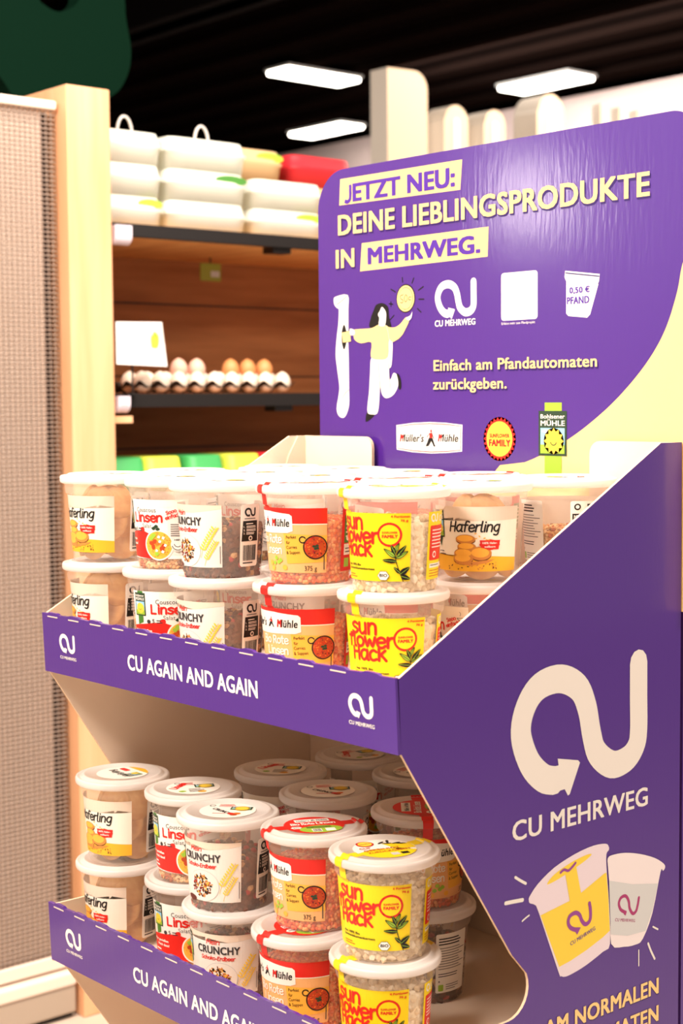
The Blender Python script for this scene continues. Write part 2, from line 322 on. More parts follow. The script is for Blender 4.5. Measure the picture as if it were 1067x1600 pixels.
HB = {'t_jetzt':[-0.2272,0.4904,0.1983,0.0223,-0.0006],'t_deine':[-0.239,0.4501,0.495,0.0262,-0.0008],'t_in':[-0.2438,0.4087,0.0359,0.0243,0.0008],'t_mehr':[-0.183,0.4097,0.1952,0.0215,-0.0001],'t_einf':[-0.0659,0.2752,0.2522,0.0133,0.0003],'t_zur':[-0.067,0.2531,0.1204,0.0142,-0.0002],'t_cu':[-0.0636,0.3278,0.0676,0.0076,-0.0001],'t_050':[0.1472,0.3556,0.0287,0.0066,-0.0022],'t_pfand':[0.1436,0.3439,0.0316,0.008,-0.0029],'t_cap':[0.0455,0.3256,0.0512,0.0029,-0.0003],'t_mul':[-0.126,0.19,0.0431,0.0094,0.0004],'t_muh':[-0.0589,0.191,0.0335,0.0092,-0.0002],'t_sunf':[0.0263,0.1959,0.0313,0.0051,0.0018],'t_fam':[0.0247,0.187,0.0334,0.0082,0.0021],'t_bohl':[0.1054,0.2195,0.0357,0.0061,0.0005],'t_mueh':[0.1049,0.2117,0.0367,0.0068,0.0007],'b_jetzt':[(-0.2343,0.5207),(-0.0172,0.5198),(-0.0205,0.4852),(-0.2366,0.488)],'b_mehr':[(-0.1939,0.4371),(0.0251,0.4387),(0.0234,0.4047),(-0.1977,0.4024)],'card':[(0.0456,0.3846),(0.1003,0.3842),(0.0995,0.3308),(0.0437,0.3302)],'pcup_lid':[(0.1408,0.3808),(0.1895,0.3741),(0.1886,0.3666),(0.1868,0.3635),(0.1422,0.3692),(0.1398,0.3738)],'pcup_line':[(0.1417,0.3782),(0.1886,0.3717)],'pcup_body':[(0.1422,0.3692),(0.1876,0.3634),(0.1763,0.3317),(0.1721,0.3282),(0.1455,0.3312),(0.1422,0.334)],'sign':[(-0.1324,0.21),(-0.1028,0.2131),(-0.0736,0.2142),(-0.0452,0.2134),(-0.018,0.2112),(-0.0187,0.1797),(-0.0421,0.1776),(-0.0705,0.1763),(-0.103,0.1772),(-0.1319,0.18)],'walker':[(-0.0715,0.1944)],'sun':[0.0418,0.1953,0.0254,0.0257],'stripe':[(0.1109,0.2368),(0.136,0.2367),(0.1361,0.1653),(0.111,0.1646)],'tag':[(0.1021,0.2275),(0.1444,0.2275),(0.1431,0.1754),(0.1016,0.1766)],'tagpic':[(0.1049,0.2093),(0.1419,0.2095),(0.1408,0.1785),(0.1044,0.1791)],'arc':[(0.2993,0.3818),(0.291,0.3486),(0.2753,0.3094),(0.2502,0.2752),(0.2129,0.2404),(0.1745,0.2132),(0.1384,0.1929),(0.0971,0.175),(0.0672,0.1656),(0.0313,0.1551)],'logoN':[(0.0055,0.3797),(-0.0633,0.3606),(0.0059,0.3357)],'p_mach':[(-0.2489,0.3704),(-0.2443,0.3736),(-0.2215,0.3742),(-0.2207,0.3553),(-0.2212,0.3144),(-0.2207,0.2962),(-0.2205,0.2552),(-0.2208,0.2346),(-0.2287,0.2201),(-0.2392,0.2201),(-0.2451,0.23),(-0.2406,0.2485),(-0.2394,0.26),(-0.2437,0.283),(-0.246,0.3015),(-0.2432,0.3243),(-0.2405,0.338),(-0.2392,0.3562),(-0.2427,0.3587),(-0.248,0.3635)],'p_ml1':[(-0.2427,0.3632),(-0.2338,0.3673),(-0.2226,0.3731)],'p_ml2':[(-0.2336,0.2438),(-0.2283,0.2495),(-0.2213,0.254)],'p_slot':[(-0.229,0.3375),(-0.2252,0.3305),(-0.2243,0.3214),(-0.2254,0.3123),(-0.2294,0.3056),(-0.2331,0.3125),(-0.2341,0.3217),(-0.2329,0.3308)],'p_hcup':[(-0.2336,0.3274),(-0.2169,0.3291),(-0.2153,0.3154),(-0.231,0.3143)],'p_hand':[(-0.2175,0.3314),(-0.2093,0.3299),(-0.2076,0.3253),(-0.2107,0.3232),(-0.2169,0.3238)],'p_hair':[(-0.1673,0.3594),(-0.1557,0.3606),(-0.1458,0.355),(-0.1443,0.3428),(-0.1402,0.3305),(-0.151,0.331),(-0.1793,0.3314),(-0.1785,0.3421),(-0.1724,0.353)],'p_face':[(-0.1607,0.3513),(-0.1564,0.356),(-0.1498,0.3497),(-0.1492,0.3419),(-0.152,0.3326),(-0.1625,0.3336),(-0.1618,0.3425),(-0.1641,0.347)],'p_sweat':[(-0.21,0.3299),(-0.1962,0.3305),(-0.1759,0.3308),(-0.1625,0.3348),(-0.1493,0.3331),(-0.1444,0.3307),(-0.133,0.3302),(-0.1233,0.3342),(-0.1136,0.3415),(-0.1079,0.3379),(-0.1137,0.3284),(-0.1234,0.3178),(-0.138,0.3122),(-0.1446,0.3153),(-0.1464,0.2943),(-0.163,0.2914),(-0.178,0.2951),(-0.1768,0.313),(-0.1964,0.3125),(-0.2084,0.3174),(-0.2107,0.3254)],'p_hand2':[(-0.1136,0.3404),(-0.1056,0.3433),(-0.1024,0.3479),(-0.1034,0.341),(-0.1079,0.3373)],'p_bag':[(-0.1446,0.3141),(-0.138,0.3139),(-0.1399,0.2853),(-0.1449,0.2805),(-0.1481,0.2855)],'p_strap':[(-0.1493,0.3331),(-0.1461,0.3252),(-0.1436,0.3141)],'p_leg1':[(-0.177,0.294),(-0.1613,0.2913),(-0.1616,0.2635),(-0.1652,0.2277),(-0.177,0.2232),(-0.1855,0.2277),(-0.1818,0.2525),(-0.1799,0.275)],'p_leg2':[(-0.1646,0.2914),(-0.1464,0.2943),(-0.1434,0.2665),(-0.1367,0.2742),(-0.1286,0.2696),(-0.1287,0.2586),(-0.137,0.2476),(-0.1502,0.2433),(-0.1584,0.2489),(-0.1632,0.2635)],'p_legl':[(-0.1643,0.2903),(-0.1625,0.2679),(-0.1594,0.2501)],'p_legl2':[(-0.1448,0.2854),(-0.1437,0.2654),(-0.1425,0.2554)],'p_shoe1':[(-0.1855,0.2259),(-0.172,0.2237),(-0.1771,0.2187),(-0.188,0.2137),(-0.1889,0.2187)],'p_shoe2':[(-0.1312,0.273),(-0.1264,0.2718),(-0.1232,0.264),(-0.1233,0.2552),(-0.1272,0.2542),(-0.1287,0.2652)],'p_coin':[-0.1144,0.3642,0.0159,0.0164],'p_coint':[[(-0.1182,0.3689),(-0.123,0.3677),(-0.1224,0.3641),(-0.1185,0.3624),(-0.1198,0.3592),(-0.1237,0.3598)],[(-0.1134,0.3687),(-0.1163,0.3645),(-0.1141,0.36),(-0.1109,0.3631),(-0.1115,0.367),(-0.1134,0.3687)],[(-0.1038,0.3653),(-0.1076,0.3655),(-0.1083,0.3625),(-0.1045,0.3619)]],'p_rays':[[(-0.1202,0.3897),(-0.1196,0.3842)],[(-0.0999,0.388),(-0.1031,0.3822)],[(-0.0833,0.3767),(-0.0918,0.3729)],[(-0.0825,0.3616),(-0.0912,0.362)],[(-0.0938,0.351),(-0.0876,0.3463)],[(-0.1407,0.3768),(-0.1326,0.373)],[(-0.1442,0.3593),(-0.1376,0.3584)],[(-0.1409,0.3614),(-0.1409,0.3559)],[(-0.1427,0.3395),(-0.1355,0.3446)]]}
SB = {'logo':[(0.205,-0.1248),(0.1878,-0.1193),(0.1689,-0.1016),(0.1571,-0.0729),(0.1634,-0.0483),(0.182,-0.0308),(0.2125,-0.0269),(0.2391,-0.0388),(0.2519,-0.0603),(0.2589,-0.0878),(0.2675,-0.1078),(0.2901,-0.1226),(0.3139,-0.1204),(0.3279,-0.1089),(0.3316,-0.0929),(0.3313,-0.06),(0.3311,-0.0253)],'arrow':[(0.2088,-0.104),(0.2386,-0.1102),(0.2414,-0.113),(0.2265,-0.1415),(0.2237,-0.1426),(0.219,-0.1355),(0.205,-0.136),(0.2031,-0.1109),(0.21,-0.1107)],'lw':[[(0.1439,-0.071),(0.1715,-0.075)],[(0.3178,-0.0691),(0.3456,-0.0729)]],'t_cu':[0.1452,-0.172,0.2016,0.0196,0.0032],'t_norm':[0.1768,-0.3567,0.1881,0.0157,-0.0018],'n_right':[(0.365,-0.3753),(0.3649,-0.3576),(0.3647,-0.4038),(0.3645,-0.3868),(0.2194,-0.3744)],'big':[(0.1679,-0.2338),(0.1695,-0.2302),(0.1809,-0.2208),(0.204,-0.2098),(0.2348,-0.2023),(0.2614,-0.1994),(0.2799,-0.2009),(0.2849,-0.204),(0.2857,-0.2083),(0.2817,-0.2124),(0.2826,-0.2307),(0.2865,-0.2645),(0.288,-0.3046),(0.2768,-0.3102),(0.2521,-0.3174),(0.2327,-0.3208),(0.2208,-0.3215),(0.2137,-0.319),(0.2101,-0.3136),(0.1821,-0.2495),(0.1763,-0.2404),(0.1695,-0.2373)],'bigyel':[(0.1844,-0.2524),(0.2265,-0.2473),(0.2421,-0.2434),(0.2789,-0.2307),(0.2818,-0.2305),(0.285,-0.2559),(0.2874,-0.2909),(0.2767,-0.2953),(0.2521,-0.3023),(0.2279,-0.3074),(0.2113,-0.3095)],'strip':[(0.22,-0.2198),(0.236,-0.2155),(0.2433,-0.2434),(0.2265,-0.2473)],'bigst':[(0.1936,-0.2238),(0.204,-0.2165),(0.2276,-0.2098),(0.2517,-0.2065),(0.259,-0.2079),(0.2468,-0.2128),(0.2229,-0.2192),(0.204,-0.2233)],'bigln':[(0.174,-0.2383),(0.1947,-0.2253),(0.2276,-0.2154),(0.2566,-0.2107),(0.2817,-0.2083)],'logo1':[(0.2374,-0.2789),(0.2283,-0.2747),(0.2242,-0.2686),(0.2266,-0.2626),(0.235,-0.261),(0.241,-0.2646),(0.2442,-0.2707),(0.249,-0.2755),(0.2544,-0.2751),(0.2573,-0.2712),(0.2573,-0.263),(0.2558,-0.2561)],'arr1':[(0.2338,-0.2753),(0.2427,-0.2773),(0.2374,-0.2834),(0.235,-0.2804)],'t1':[(0.2279,-0.2924),(0.265,-0.2849),(0.2262,-0.2887)],'small':[(0.2838,-0.2161),(0.2938,-0.2145),(0.3116,-0.2163),(0.3348,-0.2221),(0.3586,-0.231),(0.3734,-0.2399),(0.3756,-0.2446),(0.3721,-0.2473),(0.3681,-0.2474),(0.3551,-0.288),(0.3395,-0.3116),(0.3278,-0.3148),(0.3097,-0.3127),(0.2893,-0.3049),(0.2886,-0.2649),(0.2843,-0.2277)],'smallg':[(0.2856,-0.2395),(0.3221,-0.2508),(0.3637,-0.2589),(0.3551,-0.2846),(0.3439,-0.3042),(0.3147,-0.3025),(0.2887,-0.2951)],'logo2':[(0.3115,-0.2776),(0.3038,-0.2729),(0.3009,-0.266),(0.3042,-0.2609),(0.3114,-0.2606),(0.3163,-0.2668),(0.3179,-0.2747),(0.3228,-0.2812),(0.328,-0.28),(0.3308,-0.2742),(0.3326,-0.267)],'arr2':[(0.3079,-0.2745),(0.3133,-0.2764),(0.3115,-0.2808),(0.3089,-0.2791)],'t2':[(0.2947,-0.2829),(0.3263,-0.291),(0.2952,-0.2797)],'rays':[([(0.1493,-0.208),(0.1564,-0.2126),(0.1638,-0.2169)],0.0028),([(0.136,-0.23),(0.147,-0.2308),(0.1593,-0.2319)],0.0038),([(0.1589,-0.2522),(0.1638,-0.2502),(0.1684,-0.2488)],0.0017),([(0.3566,-0.3028),(0.3606,-0.3051),(0.3646,-0.3073)],0.0019),([(0.3336,-0.3221),(0.3337,-0.3382)],0.0017),([(0.3488,-0.3186),(0.3536,-0.3278),(0.3596,-0.3372)],0.0026)]}

# ================================================================== the setting
FLOOR = mat('shop_floor', (226, 208, 190), .35, .5, noise=((3, 3, 3), (206, 188, 170), 4, .35, .7))
CEILM = mat('dark_ceiling', (14, 9, 8), .95, .0)
RIBM = mat('ceiling_sheet', (20, 13, 11), .95, .0)
WALLM = mat('back_wall_paint', (230, 210, 208), .7, .2)
DARKW = mat('dark_wall_paint', (16, 11, 10), .9, .1)
def struct(o): o['kind'] = 'structure'; return o
b = MB(); b.box(-14, 5, -13, 10, -.05, 0, FLOOR); struct(link('floor', b.mesh('floor')))
CE = 2.72
b = MB(); b.box(-14, 5, -13, 10, CE, CE+.1, CEILM)
for k in range(30):                                     # trapezoid sheet: ribs running across the shop
    y = -5+k*.5; b.box(-14, 5, y, y+.16, CE-.05, CE+.02, RIBM)
struct(link('ceiling', b.mesh('ceiling'), None, (0, 0, ZO)))
b = MB(); b.box(-11.3, 5, 9, 9.15, 0, CE+ZO, WALLM); struct(link('wall_back', b.mesh('wall_back')))
b = MB(); b.box(-11.45, -11.3, -6, 9.15, 0, CE+ZO, DARKW); struct(link('wall_left', b.mesh('wall_left')))
b = MB()
for y0 in (1.6, 4.4):
    b.box(-11.3, 4, y0, y0+.14, CE-.30, CE-.05, DARKW)
    b.box(-11.3, 4, y0-.06, y0+.2, CE-.30, CE-.285, DARKW)
struct(link('trim_1', b.mesh('ceiling_beams'), None, (0, 0, ZO)))

LAMP = mat('lamp_diffuser', (255, 246, 230), .4, .3, emit=14)
LAMPB = mat('lamp_housing', (200, 200, 200), .5)
for i, (x, y, sx, sy, lab) in enumerate(((-7.85, 6.75, .28, .72, 'long white ceiling lamp left of the other two, running away from the viewer'),
                                   (-9.6, 8.35, .74, .30, 'lowest white ceiling lamp, close above the egg boxes and tall letter'),
                                   (-6.95, 8.3, .74, .32, 'white ceiling lamp above the rounded letters, at right of the three'))):
    t = thing('ceiling_lamp', lab, 'ceiling lamp', (x, y, CE-.1), 0, 'strip lamps under the dark ceiling')
    b = MB(); b.box(-sx/2, sx/2, -sy/2, sy/2, .03, .05, LAMPB); o = b.build('lamp_housing', t)
    b = MB(); n = 6
    b.box(-sx/2+.012, sx/2-.012, -sy/2+.012, sy/2-.012, 0, .03, LAMP); bevel(b.build('lamp_diffuser', t), .012)

# ================================================================== wire-mesh unit and shelf unit
WOOD = mat('pale_oak', (240, 184, 140), .5, .3, noise=((26, 26, 2.2), (226, 162, 114), 5, .35, .75))
WOODD = mat('brown_plank', (188, 126, 76), .6, .3, noise=((4, 3, 30), (150, 94, 52), 5, .3, .75))
BLACKM = mat('black_shelf_metal', (26, 22, 21), .45, .4)
BEIGE = mat('beige_steel', (240, 220, 203), .5, .4)
GREYST = mat('grey_kick_plate', (176, 158, 140), .5, .4)
WIRE = mat('mesh_wire', (160, 140, 126), .5, .4)
MX = -1.474
t = thing('mesh_partition', 'grey wire mesh partition standing left of the pale wooden post', 'partition', (MX, .0, -1.02))
b = MB(); b.box(-.022, -.016, -1.2, .703, .135, 1.84, BEIGE); b.build('backing_sheet', t)
b = MB()                                                # square wire grid
z = .135
while z < 1.84: b.box(-.004, 0, -1.2, .728, z, z+.0013, WIRE); z += .0092
y = -1.2
while y < .728: b.box(-.006, -.003, y, y+.0013, .13, 1.84, WIRE); y += .0115
b.build('wire_grid', t, weld=False)
b = MB(); b.box(-.02, .006, -1.2, .73, 1.838, 1.856, BEIGE); bevel(b.build('top_rail', t), .004)
b = MB(); b.box(-.05, .004, -1.2, .728, .105, .135, BEIGE); bevel(b.build('lower_rail', t), .004)
b = MB(); b.box(-.05, .02, -1.2, .728, .07, .1, BEIGE); b.box(-.05, .016, -1.2, .728, -.0+.012, .07, GREYST); bevel(b.build('kick_plate', t), .006, 3)
b = MB(); b.box(-.06, .0, -1.2, .726, .0, .05, BLACKM); b.box(-.06, -.05, -1.2, .73, .05, 1.84, BLACKM); b.box(-.05, -.034, .66, .73, .05, 1.84, mat('gap_shade', (58, 43, 36), .7, .2)); b.build('frame_and_gap_shade', t)  # dark strip behind the unbacked gap, its shade put into the colour

t = thing('shelf_unit', 'wooden egg shelf unit with pale front post and black shelf edges', 'shelf unit', (0, 0, -1.02))
b = MB(); b.box(-1.95, -1.444, .737, .838, 0, 1.887, WOOD); bevel(b.build('end_panel', t), .003)
b = MB()
for k in range(9):
    z0 = .1+k*.175; b.box(-1.94, -1.92, .84, 3.2, z0, z0+.171, WOODD)
b.box(-1.945, -1.925, .84, 3.2, .1, 1.68, BLACKM)
b.build('back_panel', t)
def board(z1, th, fr, m, dep=-1.92, under=WOODD):
    b = MB(); b.box(dep, fr-.02, .84, 3.2, z1-th, z1, under); o = b.build('shelf_board', t)
    e = MB(); e.box(fr-.02, fr, .84, 3.2, z1-th-.004, z1+.004, m)
    for yy in (1.28, 1.62, 2.1): e.box(fr-.05, fr-.012, yy, yy+.05, z1-th-.016, z1-th, m)
    e.build('edge_strip', o)
board(.603+1.02, .018, -1.465, BLACKM, under=mat('oak_underside', (236, 180, 112), .6, .3, noise=((4, 30, 4), (214, 152, 90), 4, .3, .7)))
board(.254+1.02, .02, -1.465, BLACKM)
board(.03+1.02, .02, -1.465, BLACKM)
board(-.3+1.02, .02, -1.465, BLACKM)
b = MB(); b.box(-1.9, -1.47, .84, 3.2, 0, .1, BLACKM); b.build('plinth', t)
b = MB(); b.box(-1.455, -1.445, .852, .868, 1.24, 1.262, WOOD)
b = MB(); b.box(-1.47, -1.452, .84, .885, 1.218, 1.232, WOOD); b.build('price_rail', t)

PAPER = mat('label_paper', (250, 244, 240), .5, .3)
LILAC = mat('label_holder', (226, 214, 226), .35, .5)
def price_tag(name, y0, y1, z0, z1, lab):
    t = thing(name, lab, 'price label', (-1.445, y0, z0))
    b = MB(); n = 6; pts = [(-.018+.018*math.sin(PI/2*k/n), (z1-z0)*(1-math.cos(PI/2*k/n))*.5) for k in range(n+1)]+[(.0, z1-z0), (-.018, z1-z0)]
    b.prism(pts, lambda u, v, h: (u, h, v), 0, y1-y0, LILAC); b.build('holder', t)
    a = Art(); a.lines(.004, (z1-z0)*.78, y1-y0-.004, 3, .006, .002, 'lightgrey', 1); a.build('printed_lines', lambda u, v, l: (.0004, u, v), t)
price_tag('price_label', .848, .887, .561, .6, 'small curled white price label at the top shelf edge beside the post')
price_tag('price_label', .848, .876, .219, .253, 'small white price label below the egg tray, beside the post')
t = thing('shelf_sign', 'white shelf sign card with a yellow-green picture beside the wooden post', 'sign', (-1.448, .845, .253))
b = MB(); b.prism([(0, .065), (.124, .061), (.112, .153), (0, .151)], lambda u, v, h: (h, u, v), 0, .002, PAPER); c = b.build('card', t)
a = Art(); a.blob([(.085, .125), (.1, .128), (.104, .115), (.1, .1), (.086, .1), (.083, .112)], 'sunny', 1); a.blob([(.09, .132), (.098, .13), (.1, .12), (.09, .122)], 'lime', 2)
a.poly([(.003, .112), (.117, .112), (.1115, .149), (.003, .148)], 'offwhite', 0); a.lines(.008, .138, .075, 3, .008, .003, 'lightgrey', 1); a.lines(.008, .1, .07, 2, .01, .003, 'lightgrey', 1, 4); a.rect(.006, .078, .112, .081, 'lightgrey', 1)
a.build('printed_sign_face', lambda u, v, l: (.0024+l*.0003, u, v), c)
b = MB(); b.box(-.003, 0, .038, .041, .004, .1, BLACKM); b.box(-.017, .002, .026, .054, .002, .006, BLACKM); b.build('foot', t)
t = thing('hanging_tag', 'small lime green tag hanging under the top shelf at the back', 'tag', (-1.8, 1.314, .529))
b = MB(); b.box(-.003, 0, 0, .06, 0, .042, mat('lime_card', (160, 170, 60), .5)); b.build('card', t)
a = Art(); a.rect(.03, .01, .055, .024, 'steel', 1); a.build('printed_patch', lambda u, v, l: (.0006, u, v), t)
b = MB(); b.box(-.002, -.001, .028, .032, .042, .057, BLACKM); b.build('hook', t)

# ---- egg boxes
EGGBOX = clear_mat('clear_egg_box', (250, 250, 236), .9, .3, .25)
EGG_G = mat('green_egg_box', (60, 160, 84), .5); EGG_Y = mat('lime_egg_box', (206, 214, 70), .5); EGG_B = mat('brown_egg_box', (206, 170, 124), .7)
EGG_R = mat('red_box_card', (206, 40, 50), .5)
def carton_mesh(L, W, H, m):
    base = MB(); lid = MB(); n = 44
    def ringpts(sx, sy, z, wob):
        out = []
        for k in range(n):
            t = 2*PI*k/n; c, s = math.cos(t), math.sin(t); e = .28
            x = sx*math.copysign(abs(c)**e, c); y = sy*math.copysign(abs(s)**e, s)
            out.append((x*(1+wob*math.cos(20*y/L)), y, z))
        return out
    def loft(mb, rs):
        vs = [p for r in rs for p in r]; fs = []
        for i in range(len(rs)-1):
            for k in range(n): fs.append((i*n+k, i*n+(k+1) % n, (i+1)*n+(k+1) % n, (i+1)*n+k))
        fs.append(tuple(range(n-1, -1, -1))); fs.append(tuple(range((len(rs)-1)*n, len(rs)*n)))
        mb.add(vs, fs, m, True)
    hw, hl = W/2, L/2
    loft(base, [ringpts(hw*.86, hl*.93, 0, .03), ringpts(hw*.95, hl*.97, H*.5, .02), ringpts(hw, hl, H*.54, 0), ringpts(hw, hl, H*.57, 0)])
    loft(lid, [ringpts(hw, hl, H*.57, 0), ringpts(hw, hl, H*.61, 0), ringpts(hw*.93, hl*.965, H*.64, .02), ringpts(hw*.86, hl*.93, H*.93, .03), ringpts(hw*.82, hl*.91, H*.985, .02), ringpts(hw*.78, hl*.89, H, 0)])
    return base.mesh('carton_base'), lid.mesh('carton_lid')
cm = {}
def egg_box(x, y, z, L, W, H, kind, label, group, handle=False, patch=None):
    m = {'clear': EGGBOX, 'green': EGG_G, 'lime': EGG_Y, 'brown': EGG_B, 'red': EGG_R}[kind]
    k = (round(L, 3), round(W, 3), round(H, 3), kind)
    if k not in cm: cm[k] = carton_mesh(L, W, H, m)
    t = thing('egg_box', label, 'egg box', (x, y, z), 0, group)
    link('carton_base', cm[k][0], t); link('carton_lid', cm[k][1], t)
    if handle:
        b = MB(); b.tube([(W*.2, .018*math.cos(PI*q/10)-.0, H*.97+.034*math.sin(PI*q/10)) for q in range(11)], .003, mat('handle_loop', (214, 204, 196), .4)); b.build('carry_loop', t)
    if patch:
        b = MB(); pc = mat('patch_'+patch, PRINT.get(patch, (120, 190, 60)), .5)
        b.prism(arc(0, 0, L*.2, H*.16, 0, 360, 18)[:-1], lambda u, v, h: (W*.452+h+(.5-v/H)*.0, u+L*.28, H*.76+v), -.002, .0012, pc); b.build('paper_patch', t)
G1 = 'white egg boxes on the top shelf'
ord_ = ('bottom', 'middle', 'top')
for i in range(3):
    egg_box(-1.545, .925, .6045+i*.0665, .158, .1, .066, 'clear', f'white egg box beside the wooden post, {ord_[i]} of its stack', G1, i == 2, 'lime' if i == 0 else None)
    egg_box(-1.545, 1.122, .6045+i*.0665, .216, .1, .066, 'clear', f'white egg box in the middle stack on the top shelf, {ord_[i]} one', G1, i == 2, 'green' if i == 1 else None)
for i in range(2):
    egg_box(-1.545, 1.347, .6045+i*.0645, .206, .1, .064, 'clear', f'white egg box next to the purple sign edge, {("lower", "upper")[i]} of two', G1, False, 'lime' if i == 0 else None)
G2 = 'cardboard boxes behind the white egg boxes'
for i in range(3):
    egg_box(-1.70, 1.30+.05, .6045+i*.074, .20, .12, .073, 'brown', f'brown card egg box behind the two-high white stack, {ord_[i]} one', G2, False, 'lime' if i == 2 else None)
    egg_box(-1.70, 1.57, .6045+i*.074, .2, .12, .073, 'red' if i == 2 else 'brown', ('red topped egg box far along the top shelf by the purple sign' if i == 2 else f'brown egg box under the red box, {("bottom", "middle")[i]} of its stack'), G2)
G3 = 'coloured egg boxes on the low shelf'
for i, (y, k, lab) in enumerate(((.895, 'green', 'green egg box right beside the wooden post, behind the cups'), (.99, 'lime', 'lime egg box second from the wooden post on the low shelf'), (1.1, 'green', 'green egg box between two lime ones on the low shelf'),
                              (1.205, 'lime', 'lime egg box next to the one with the red end'), (1.31, 'red', 'red and white egg box on the low shelf'), (1.42, 'green', 'green egg box at the far end beside the cardboard wing'))):
    egg_box(-1.56, y, .0345, .1, .16, .09, k, lab, G3)
    
# ---- open egg tray
TRAY = mat('grey_pulp_tray', (62, 52, 46), .9, .2)
t = thing('egg_tray', 'grey open egg tray with loose eggs on the black middle shelf', 'egg tray', (-1.615, 1.145, .2585))
b = MB(); NX, NY, P = 5, 9, .0475; vs = []; fs = []; S = 8
gx, gy = NX*S, NY*S
for i in range(gx+1):
    for j in range(gy+1):
        u, v = (i/gx-.5)*NX*P, (j/gy-.5)*NY*P
        vs.append((u, v, .0145+.0065*(math.cos(2*PI*i/S)+math.cos(2*PI*j/S))))
for i in range(gx):
    for j in range(gy): fs.append((i*(gy+1)+j, (i+1)*(gy+1)+j, (i+1)*(gy+1)+j+1, i*(gy+1)+j+1))
b.add(vs, fs, TRAY, True); b.build('pulp_tray', t)
def egg_mesh(m):
    b = MB(); pr = [(0.0001, -.0226)]+[(.0195*math.sin(PI*k/12)*(1+.09*math.cos(PI*k/12)), -.0225*math.cos(PI*k/12)) for k in range(1, 12)]+[(.0001, .0236)]
    b.lathe(pr, m, 20); return b.mesh('egg')
EM = {'white': egg_mesh(mat('cream_eggshell', (244, 222, 200), .5)), 'pink': egg_mesh(mat('pink_eggshell', (232, 180, 158), .5)), 'brown': egg_mesh(mat('brown_eggshell', (214, 140, 84), .5))}
def egg(k, x, y, z, lab, grp):
    o = link('egg', EM[k], None, (x, y, z+ZO)); o.rotation_euler = (random.uniform(-.1, .1), random.uniform(-.1, .1), 0)
    return tag(o, lab, 'egg', grp)
nth = ('first', 'second', 'third', 'fourth', 'fifth', 'sixth', 'seventh', 'eighth', 'ninth')
tx = lambda i: -1.615+(i-2)*P
ty = lambda j: 1.145+(j-4)*P
for j in range(9): egg('white', tx(4), ty(j), .2585+.025, f'cream egg in the front row of the tray, {nth[j]} from the wooden post', 'cream eggs along the front of the tray')
for j in range(9): egg('white', tx(3), ty(j), .2585+.025, f'cream egg in the second row of the tray, {nth[j]} from the post', 'cream eggs in the second tray row')
for q, j in enumerate((2, 3)): egg('pink', (tx(3)+tx(4))/2-.01, ty(j)+P/2, .2585+.054, f'pinkish egg lying on the cream eggs, {("nearer the post", "farther from the post")[q]}', 'pink eggs on top')
for q, j in enumerate((5, 6, 7)): egg('brown', (tx(3)+tx(4))/2-.012, ty(j)+.5*P, .2585+.054, f'brown egg lying on top of the cream eggs, {nth[q]} from the post', 'brown eggs on top')

# ---- green hanging sign and bakery letters
GRN = mat('dark_green_board', (0, 30, 16), .8, .08)
pts = [(1.31, 1.243), (1.313, 1.197), (1.326, 1.12), (1.312, 1.055), (1.267, 1.002), (1.165, .967), (1.058, .95), (.997, .963), (.956, 1.01), (.859, 1.086), (.765, 1.159), (.768, 1.273), (.9, 1.36), (1.0, 1.38), (1.064, 1.34), (1.064, 1.22), (1.081, 1.196), (1.12, 1.186), (1.161, 1.205), (1.18, 1.239), (1.183, 1.346), (1.303, 1.36)]
b = MB(); b.prism(catmull([(y-1.1, z-1.15) for y, z in pts], True, 4), lambda u, v, h: (h, u, v), -.05, 0, GRN)
t = thing('hanging_sign', 'dark green rounded sign hanging under the ceiling above the wooden post', 'sign', (-2.1, 1.1, 1.15)); b.build('sign_board', t)
b = MB(); b.tube([(-.025, -.1, .2), (-.025, -.1, CE-.055-1.15)], .004, BLACKM); b.tube([(-.025, .15, .15), (-.025, .15, CE-.055-1.15)], .004, BLACKM); b.build('cable', t)

LET_LIT = mat('letter_lit', (252, 240, 224), .4, .4); LET_SHADE = mat('letter_shaded', (238, 206, 172), .5, .3)  # pale edges, darker broad sides: lit and shaded tones put into the colour
LX = -3.4; LB = 1.0
GL = 'cream block letters on the canopy'
def letter(name, y0, y1, ztop, thick, prof, lab, hole=None):
    t = thing(name, lab, 'sign letter', (LX, y0, LB), 0, GL); W, H = y1-y0, ztop-LB
    b = MB()
    if prof == 'tall': pts = [(0, 0), (W, 0)]+arc(W-.07, H-.07, .07, .07, 0, 90, 7)+[(0, H-.005)]
    elif prof == 'arch': pts = [(0, 0), (W, 0)]+arc(W-W*.48, H-W*.48, W*.48, W*.48, 0, 180, 17)[:-1]+[(0, H-W*.48)]
    else: pts = [(0, 0), (W, 0), (W, H), (0, H)]
    b.prism(pts, lambda u, v, h: (h, u, v), -thick, 0, LET_SHADE, LET_SHADE, LET_LIT)
    o = b.build('letter_body', t)
    if prof == 'arch':
        b = MB(); w2 = W*.26; q = [(W/2-w2/2, .06), (W/2+w2/2, .06)]+arc(W/2, H-W*.5, w2/2, w2/2, 0, 180, 9)
        b.prism(q, lambda u, v, h: (h, u, v), 0, .004, LET_LIT); b.build('letter_counter', t)
letter('block_letter', 3.395, 3.615, 1.562, .1, 'tall', 'tall cream block letter with one rounded corner, behind the purple sign')
letter('block_letter', 3.71, 3.85, 1.452, .12, 'arch', 'small rounded cream letter right beside the tall one')
letter('block_letter', 3.945, 4.075, 1.458, .13, 'arch', 'small rounded cream letter between the tall neighbour and the large arched one')
letter('block_letter', 4.275, 4.455, 1.566, .14, 'arch', 'larger arched cream letter standing apart from the two small ones')
for k in range(3): letter('block_letter', 4.70+k*.13, 4.75+k*.13, 1.565, .05, 'bar', f'narrow cream upright bar of the farthest letter, {nth[k]} of three')
